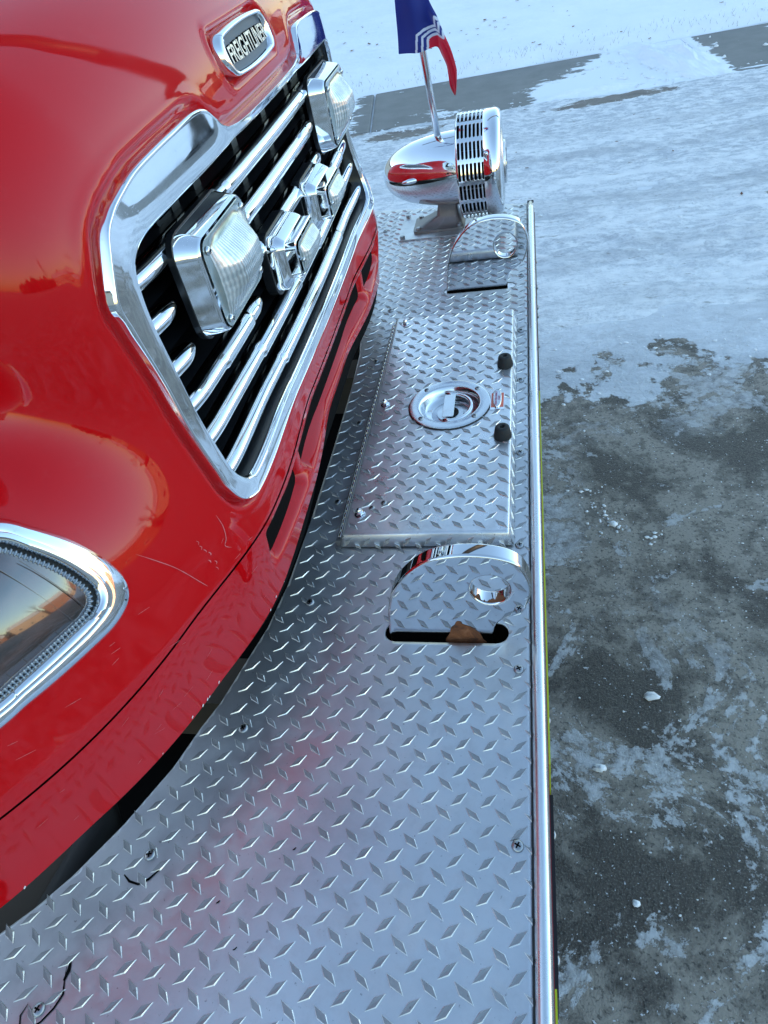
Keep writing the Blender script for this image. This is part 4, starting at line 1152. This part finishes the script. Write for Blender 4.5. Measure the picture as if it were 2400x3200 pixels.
# ------------------------------------------------------------------ tow hooks
HK = [(-.1925, -.06), (-.192, .003), (-.184, .059), (-.167, .106), (-.130, .147), (-.090, .161), (-.049, .160), (-.018, .148), (-.004, .126), (.001, .094), (-.010, .059), (-.026, .045), (-.040, .036), (-.047, .022), (-.049, .004), (-.049, -.06)]
hk = catmull(HK[1:-1], 8, False); hk = np.vstack([[HK[0]], hk, [HK[-1]]])
def tow_hook(yface, label):
    th_ = .022
    o = plate_2d('tow_hook', hk, [ell(-.0495, .0985, .0245, .0265, 40)], lambda u, v, w: (u, yface + th_ / 2 - w, v), th_ / 2, .0035, MAT['chrome_hook'], truck, 3)
    o['label'] = label; return o
MAT['chrome_hook'] = mat_chrome('hook_chrome', (.66, .67, .69), .012, .06, 14)
h1 = tow_hook(-.4135, 'near chrome tow hook with a rust patch at its foot')
h2 = tow_hook(.5775, 'far chrome tow hook in front of the siren foot')
rp = catmull([(-.113, -.012), (-.108, .010), (-.105, .022), (-.100, .028), (-.0975, .034), (-.094, .036), (-.090, .034), (-.089, .030), (-.078, .023), (-.069, .012), (-.065, -.002), (-.064, -.012)], 5)
m = MB(); m.add([(a, -.4135 - .0003, b) for a, b in rp], [list(range(len(rp)))]); m.build('rust_patch', MAT['rust'], h1, smooth=False)
m = MB()
A_ = [math.radians(v) for v in np.linspace(192, 318, 60)]
hw = [.0145 * max(0., hashnoise(np.array([k * .17]), np.array([.5]), 9)[0] * 1.5 - .42) + .004 * hashnoise(np.array([k * .6]), np.array([.1]), 4)[0] for k in range(60)]
m.loft([[(-.0495 + .0238 * math.cos(a), -.4118, .0985 + .0258 * math.sin(a)) for a in A_], [(-.0495 + .0238 * math.cos(a), -.4118 + h, .0985 + .0258 * math.sin(a)) for a, h in zip(A_, hw)]], closed=False)
m.build('rust_fleck', MAT['rust'], h1, smooth=False)

# ------------------------------------------------------------------ siren
siren = thing('siren', (-.20, .975, 0), 'chrome bullet shaped siren with slotted drum on the bumper deck', 'siren')
SY, SZ = .980, .146
b = MB()
prof = [(.0001, -.378), (.012, -.3770), (.026, -.372), (.040, -.362), (.053, -.346), (.064, -.325), (.073, -.300), (.080, -.270), (.085, -.240), (.088, -.210), (.0895, -.180), (.0895, -.166)]
pr = np.array(prof); pr = catmull(pr, 4, False)
b.lathe([tuple(p) for p in pr], 64, (0, SY, SZ), 'X'); b.build('body', MAT['chrome'], siren)
# small teardrop bump on the nose
tb_ = MB(); tb_.lathe([(.0001, -.026), (.004, -.021), (.0065, -.008), (.0065, .006), (.004, .018), (.0001, .022)], 16, (0, 0, 0), 'X')
tb_.V = [(-.292 + v[0], SY - .077 + v[1] * .9 + .028 * (v[0] / .1), SZ + .006 + v[2]) for v in tb_.V]; tb_.build('nose_bulge', MAT['chrome'], siren)
# slotted drum: open slots cut from a cylinder sheet
DR = .124; x0, x1 = -.172, -.103
na = 900; nx = 60
A_ = np.linspace(0, 2 * math.pi, na); Xs = np.linspace(x0 + .004, x1, nx)
Ag, Xg = np.meshgrid(A_, Xs)
V = np.c_[Ag.ravel(), Xg.ravel(), np.zeros(Ag.size)]; T = grid_tris(nx, na)
per = 2 * math.pi / 16
ua = ((V[:, 0] % per) - per / 2) * DR; 
xp = .0098; xc = x0 + .0085
k_ = np.round((V[:, 1] - xc) / xp).clip(0, 6); ux = V[:, 1] - (xc + k_ * xp)
hl_ = per * DR * .40
qa = np.maximum(np.abs(ua) - hl_ + .0032, 0)
ph = np.hypot(qa, ux) - .0032
V, T = clip(V, T, ph)
V3 = np.c_[V[:, 1], SY + DR * np.sin(V[:, 0]), SZ + DR * np.cos(V[:, 0])]
dr = mesh_obj('slotted_drum', V3, T, MAT['chrome'], siren)
sm_ = dr.modifiers.new('thickness', 'SOLIDIFY'); sm_.thickness = .002; sm_.offset = -1
bd_ = MB()
bd_.lathe([(.086, x0 + .010), (.100, x0 - .001), (.116, x0 - .001), (.1225, x0 + .001), (.124, x0 + .005)], 96, (0, SY, SZ), 'X')
bd_.lathe([(.1235, x1 - .001), (.1262, x1 + .0005), (.1265, x1 + .028), (.1250, x1 + .034), (.1200, x1 + .040), (.113, x1 + .043), (.105, x1 + .043), (.100, x1 + .0400)], 96, (0, SY, SZ), 'X')
bd_.build('drum_rim', MAT['chrome'], siren)
fc = MB()
for k in range(9):   # louvred rings of the front face
    r = .100 - k * .0075
    if r < .045: break
    fc.lathe([(r, x1 + .039 + k * .0008), (r - .002, x1 + .0415 + k * .0008), (r - .0055, x1 + .0415 + k * .0008), (r - .0075, x1 + .0365 + k * .0008)], 64, (0, SY, SZ), 'X')
fc.lathe([(.050, x1 + .038), (.052, x1 + .0495), (.048, x1 + .0515), (.040, x1 + .0500), (.0001, x1 + .0500)], 48, (0, SY, SZ), 'X')
fc.build('front_grille', MAT['steel'], siren)
em = MB()
for a0, a1, r0, r1 in ((20, 340, .020, .031), (295, 325, .014, .040)):
    L = [math.radians(a0 + (a1 - a0) * i / 24) for i in range(25)]
    em.loft([[(x1 + .0500, SY + r0 * math.sin(a), SZ + r0 * math.cos(a)) for a in L], [(x1 + .0525, SY + r0 * math.sin(a), SZ + r0 * math.cos(a)) for a in L], [(x1 + .0525, SY + r1 * math.sin(a), SZ + r1 * math.cos(a)) for a in L], [(x1 + .0500, SY + r1 * math.sin(a), SZ + r1 * math.cos(a)) for a in L]], closed=False)
em.build('emblem', MAT['chrome'], siren, smooth=False)
rt = MB(); rt.lathe([(.0001, x0 + .01), (.060, x0 + .01), (.060, x1), (.0001, x1)], 32, (0, SY, SZ), 'X')
for k in range(8):
    a = 2 * math.pi * k / 8; c, s = math.cos(a), math.sin(a)
    rt.add([(x0 + .01, SY + .055 * s, SZ + .055 * c), (x1 - .002, SY + .055 * s, SZ + .055 * c), (x1 - .002, SY + .114 * s - .02 * c, SZ + .114 * c + .02 * s), (x0 + .01, SY + .114 * s - .02 * c, SZ + .114 * c + .02 * s)], [(0, 1, 2, 3)])
rt.build('rotor', MAT['cast'], siren, smooth=False)
ins = MB(); ins.lathe([(.112, x0 + .004), (.112, x1 + .03), (.0001, x1 + .03)], 48, (0, SY, SZ), 'X'); ins.build('inner_drum', MAT['void'], siren)
sc_ = MB(); sc_.lathe([(.0055, 0), (.0055, .002), (.003, .004), (.0001, .0045)], 12)
first = None
for a in (-62, 55, 180):
    q = MB(); ca, sa = math.cos(math.radians(a)), math.sin(math.radians(a))
    q.V = [(x1 + .006 + v[0], SY + (.1262 + v[2]) * sa + v[1] * ca, SZ + (.1262 + v[2]) * ca - v[1] * sa) for v in sc_.V]; q.F = sc_.F; q.M = sc_.M
    q.build('screw', MAT['steel'], siren)
# pedestal, foot and deck plate
pd = MB()
def prect(x0_, x1_, y0_, y1_, z, r=.010): return [(x, y, z) for x, y in rrect(x0_, y0_, x1_, y1_, r, 4)]
pd.loft([prect(-.312, -.172, SY - .052, SY + .052, .004, .014), prect(-.312, -.172, SY - .052, SY + .052, .010, .014), prect(-.298, -.176, SY - .040, SY + .040, .013, .014), prect(-.270, -.182, SY - .030, SY + .030, .026, .014), prect(-.246, -.186, SY - .024, SY + .024, .036, .010), prect(-.240, -.188, SY - .022, SY + .022, .060, .008), prect(-.244, -.184, SY - .026, SY + .026, .076, .008)], True, True, True)
sharp(pd.build('pedestal', MAT['cast'], siren), 40)
bp = MB(); bp.loft([prect(-.352, -.150, SY - .082, SY + .09, .0004, .006), prect(-.352, -.150, SY - .082, SY + .09, .0036, .006)], True, False, True); bp.build('base_plate', MAT['plate'], siren, smooth=False)
nt_ = MB(); nt_.lathe([(.0072, 0), (.0072, .006), (.0055, .0075), (.0001, .0078)], 6)
first = None
for x, y, z in ((-.297, SY - .040, .010), (-.297, SY + .040, .010), (-.184, SY - .043, .010), (-.340, SY - .070, .0036), (-.340, SY + .075, .0036)):
    if first is None: first = nt_.build('nut', MAT['steel_dark'], siren, smooth=False); first.location = Vector((x, y, z)) - wloc(siren)
    else: copy_obj(first, siren, (x, y, z))

# ------------------------------------------------------------------ flag on its short pole
fl = thing('flag', (-.221, .975, .225), 'small blue flag with white chevrons and a red tail on a metal pole', 'flag')
pm = MB(); pm.tube([(-.2205, .975, .215), (-.236, .975, .43), (-.252, .975, .66)], .0085, 16); pm.build('pole', MAT['steel'], fl)
TB = [(-.2897, .4243), (-.2644, .4242), (-.2417, .4229), (-.2144, .4265), (-.1980, .4252), (-.190, .4085), (-.1795, .3884), (-.1765, .3696), (-.1740, .3452), (-.1650, .3252)]
TT = [(-.272, .66), (-.248, .64), (-.222, .567), (-.2059, .5172), (-.1903, .4849), (-.1802, .4575), (-.1649, .4208), (-.1564, .3882), (-.1549, .3726), (-.1591, .3417), (-.1626, .325)]
nu, nv = 190, 170
Bc = resample(catmull(TB, 12, False), nu, False); Tc = resample(catmull(TT, 12, False), nu, False)
# left hem leans a little, as the cloth hangs
tv_ = np.linspace(0, 1, nv)
XZ = Bc[None] * (1 - tv_[:, None, None]) + Tc[None] * tv_[:, None, None]
uu = np.linspace(0, 1, nu)[None, :]; vv = tv_[:, None]
Yf = .952 - .018 * uu - (.015 * np.sin(uu * 9 + vv * 1.2) * (.35 + uu) - .009 * np.sin(vv * 5 + uu * 14) * (.2 + uu)) * (1 - .85 * sst(.45, .75, uu)) + .004 * np.sin(vv * 11 - uu * 7)
Fv = np.stack([XZ[..., 0], Yf, XZ[..., 1]], -1).reshape(-1, 3)
i = (np.arange(nv - 1)[:, None] * nu + np.arange(nu - 1)[None, :]).ravel(); Ff = np.c_[i, i + 1, i + nu + 1, i + nu]
L1 = [(-.2451, .4244), (-.2404, .4566), (-.2232, .4639), (-.1986, .466), (-.1972, .485), (-.1876, .4788)]
L2 = [(-.2307, .4249), (-.2278, .4513), (-.2123, .4574), (-.2005, .4585), (-.1892, .4554), (-.1888, .4732), (-.1856, .4708)]
L3 = [(-.218, .4265), (-.216, .4466), (-.2062, .4496), (-.1945, .4498), (-.1794, .4437), (-.1797, .4564)]
def dist_line(L, P_):
    d = np.full(len(P_), 9.)
    for a, b in zip(L[:-1], L[1:]):
        a, b = np.array(a), np.array(b); e = b - a; t = np.clip(((P_ - a) @ e) / (e @ e), 0, 1); d = np.minimum(d, np.linalg.norm(P_ - a - t[:, None] * e, axis=1))
    return d
pxz = Fv[:, [0, 2]]
colr = np.tile(np.array([.008, .022, .20, 1.]), (len(Fv), 1))
redp = L3 + [(-.1797, .47), (-.13, .47), (-.13, .30), (-.20, .30), (-.218, .40)]
colr[sdf_poly(redp, pxz[:, 0], pxz[:, 1]) < 0] = (.55, .006, .035, 1.)
for L in (L1, L2, L3): colr[dist_line([(L[0][0] - .0003, L[0][1] - .01)] + L + [(L[-1][0] + .012, L[-1][1] - .008)] if L is not L3 else [(L[0][0], L[0][1] - .01)] + L, pxz) < .0026] = (.60, .64, .74, 1.)
fo = mesh_obj('cloth', Fv, Ff, MAT['flag'], fl)
ca = fo.data.color_attributes.new('Col', 'FLOAT_COLOR', 'POINT'); ca.data.foreach_set('color', colr.astype(np.float32).ravel())

# ------------------------------------------------------------------ scratches and stone chips in the paint
def on_hood(y, z, off=.0005):
    x = xsurf(np.array([y]), np.array([z])); p = np.array([[x[0], y, z]]); return (p + hnorm(p) * off)[0]
sc_m = MB()
def scratch(pts, w):
    q = catmull(pts, 6, False); Q = np.array([on_hood(a, b) for a, b in q]); n = len(Q); A = []; B = []
    for i in range(n):
        t = Q[min(i + 1, n - 1)] - Q[max(i - 1, 0)]; t /= np.linalg.norm(t); nn = hnorm(Q[i:i + 1])[0]; s = np.cross(nn, t)
        ww = w * (math.sin(math.pi * (i + .2) / (n - .6)) ** .5) * random.uniform(.6, 1.3); A.append(Q[i] + s * ww); B.append(Q[i] - s * ww)
    sc_m.loft([A, B], closed=False)
scratch([(-.560, .330), (-.552, .312), (-.543, .290), (-.535, .262), (-.531, .248)], .0004)
scratch([(-.478, .300), (-.479, .285), (-.484, .272), (-.490, .266), (-.485, .258)], .0005)
for k in range(7):
    a = -.512 + random.uniform(-.004, .004); z0 = .296 - k * .0065; scratch([(a, z0), (a + .0012, z0 - .003), (a + random.uniform(-.001, .001), z0 - .005)], random.uniform(.0003, .0007))
for k in range(26):
    y = random.uniform(-.78, -.46); z = random.uniform(.13, .30)
    if sdf_poly(BO, np.array([y]), np.array([z]))[0] < .01: continue
    a = random.uniform(-.6, .6); l = random.uniform(.004, .016); scratch([(y, z), (y + l * math.cos(a) * .6, z + l * math.sin(a) * .6), (y + l * math.cos(a), z + l * math.sin(a))], .00022)
sc_m.build('paint_scratch', MAT['scratch'], truck, smooth=False)['kind'] = 'stuff'
cm = MB()
for k in range(10):
    y = random.uniform(-.80, -.40); r = random.uniform(.0006, .0016); z = LIP(abs(y)) + random.uniform(.0008, .005)
    p = on_hood(y, z, .0006); cm.add([p + np.array([0, r * math.cos(a) * 1.6, r * math.sin(a)]) for a in (0, 1.1, 2.2, 3.3, 4.4, 5.4)], [(0, 1, 2, 3, 4, 5)])
cm.build('paint_chip', MAT['chip'], truck, smooth=False)['kind'] = 'stuff'

# ------------------------------------------------------------------ leaves, snow crumbs and stones on the ground
def lump(mb, x, y, z, r, sq=.7):
    n1, n2 = 6, 9; loops = []; ax = random.uniform(.55, 1.5)
    for i in range(n1 + 1):
        t = math.pi * i / n1; L = []
        for j in range(n2):
            a = 2 * math.pi * j / n2; rr = r * random.uniform(.55, 1.25)
            L.append((x + rr * ax * math.sin(t) * math.cos(a), y + rr * math.sin(t) * math.sin(a) * .8, z + rr * math.cos(t) * sq))
        loops.append(L)
    mb.loft(loops, True)
MAT['chunk'] = simple('snow_chunk', (.80, .82, .84), .6)
def ground_at(px):   # world point
    return px
chunks = [(.122, -.27, .011, 'smooth white ice lump alone on the damp concrete near the bumper'), (.245, -.10, .013, 'flat ice crust curling on the concrete, right of the others'), (.208, .43, .015, 'larger white snow clump on the concrete beside the near tow hook'),
          (.165, -.52, .008, 'small squarish ice chip near the bumper face')]
for x, y, r, lab in chunks:
    q = MB(); lump(q, x, y, GZ + r * .3, r, .6); tag(q.build('snow_chunk', MAT['chunk']), lab, 'snow lump', 'loose snow lumps on the concrete')
cr = MB()
for k in range(260):
    x = random.uniform(.04, .9); y = random.uniform(-.7, 1.3); r = random.choice((.0011, .0014, .0018, .0028))
    lump(cr, x, y, GZ + r * .3, r, .6)
for k in range(90):
    a = random.gauss(0, 1); x = .95 + random.gauss(0, .25); y = 5.1 + random.gauss(0, .35); r = random.uniform(.005, .018); lump(cr, x, y, GZ + .02, r)
for k in range(150):
    x = random.uniform(-1.8, 1.9); y = 4.52 + SWA * x + random.gauss(0, .08); r = random.uniform(.005, .018); lump(cr, x, y, GZ + .012, r)
for cx, cy, n_ in ((.20, .43, 22), (.17, .50, 14), (.155, .56, 10), (.30, .38, 10)):
    for k in range(n_): lump(cr, cx + random.gauss(0, .02), cy + random.gauss(0, .015), GZ + .002, random.uniform(.002, .006), .5)
for k in range(200):
    x = random.uniform(.03, 1.3); y = 1.32 + .06 * x + .5 * (float(fbm(np.array([x * 1.6]), np.array([2.2]), 4, 3)[0]) - .5) + random.gauss(.05, .14); r = random.choice((.002, .003, .004, .007)); lump(cr, x, y, GZ + r * .1, r, .4)
for k in range(260):
    x = random.uniform(-1.2, 1.9); y = random.uniform(1.7, 4.4); r = random.choice((.003, .004, .006, .010)); lump(cr, x, y, float(rut_h(np.array([x]), np.array([y]))[0]), r, .4)
tag(cr.build('snow_crumbs', MAT['chunk']), 'loose crumbs of snow scattered over concrete and sidewalk edge', 'snow', kind='stuff')
lf = MB()
def leaf(x, y, z, s, mi):
    a = random.uniform(0, 6.28); c, s_ = math.cos(a), math.sin(a)
    pts = [(-1, 0, .1), (-.3, -.45, .25), (.5, -.35, .1), (1, 0, .35), (.5, .35, .1), (-.3, .45, .3), (0, 0, 0)]
    t = random.uniform(.2, .9)
    V = [(x + s * (c * p[0] - s_ * p[1]), y + s * (s_ * p[0] + c * p[1]), z + s * p[2] * t) for p in pts]
    lf.add(V, [(0, 1, 6), (1, 2, 6), (2, 3, 6), (3, 4, 6), (4, 5, 6), (5, 0, 6)], mi)
spots = [(-.42, 7.62, .05), (-.32, 7.5, .03), (-.22, 7.55, .035), (-.36, 7.35, .03), (-.48, 7.25, .03), (-.3, 7.2, .03), (-.1, 8.2, .035), (.4, 6.6, .035), (.05, 6.15, .03), (.1, 6.05, .03), (-1.6, 7.4, .05), (-1.75, 7.2, .045), (-1.5, 7.3, .04), (-1.9, 7.6, .035), (1.75, 6.6, .04), (1.9, 6.75, .04), (1.6, 6.5, .03), (.9, 7.9, .03), (1.2, 7.6, .03), (-.9, 6.3, .03), (-.75, 6.1, .025), (.75, 6.0, .03)]
for x, y, s in spots:
    leaf(x, y, float(lawn_h(np.array([x]), np.array([y]))[0]) + .006, s * .75, random.randint(0, 1))
for k in range(60):
    x = random.uniform(-2.2, 2.2); y = random.uniform(5.75, 9.0); leaf(x, y, float(lawn_h(np.array([x]), np.array([y]))[0]) + .003, random.uniform(.008, .02), random.randint(0, 1))
for k in range(22):
    x = random.uniform(-1.5, 1.8); y = random.uniform(2.3, 4.4); leaf(x, y, float(rut_h(np.array([x]), np.array([y]))[0]) + .004, random.uniform(.008, .016), 0)
tag(lf.build('fallen_leaves', [simple('brown_leaf', (.13, .05, .022), .8), simple('tan_leaf', (.24, .13, .06), .8)], smooth=False), 'dry brown leaves lying on the snow lawn', 'leaves', kind='stuff')
gr = MB()
for k in range(420):
    x = random.uniform(-2.2, 2.4); y = 5.72 + SWA * x + abs(random.gauss(0, .18)); z = float(lawn_h(np.array([x]), np.array([y]))[0]) - .004
    a = random.uniform(0, 6.28); h = random.uniform(.015, .045); dx_, dy_ = math.cos(a) * h * .5, math.sin(a) * h * .5; w = .0012
    gr.add([(x - w, y, z), (x + w, y, z), (x + dx_, y + dy_, z + h)], [(0, 1, 2)])
tag(gr.build('dead_grass', simple('straw_grass', (.20, .15, .08), .9), smooth=False), 'short dead grass blades poking through the snow', 'grass', kind='stuff')
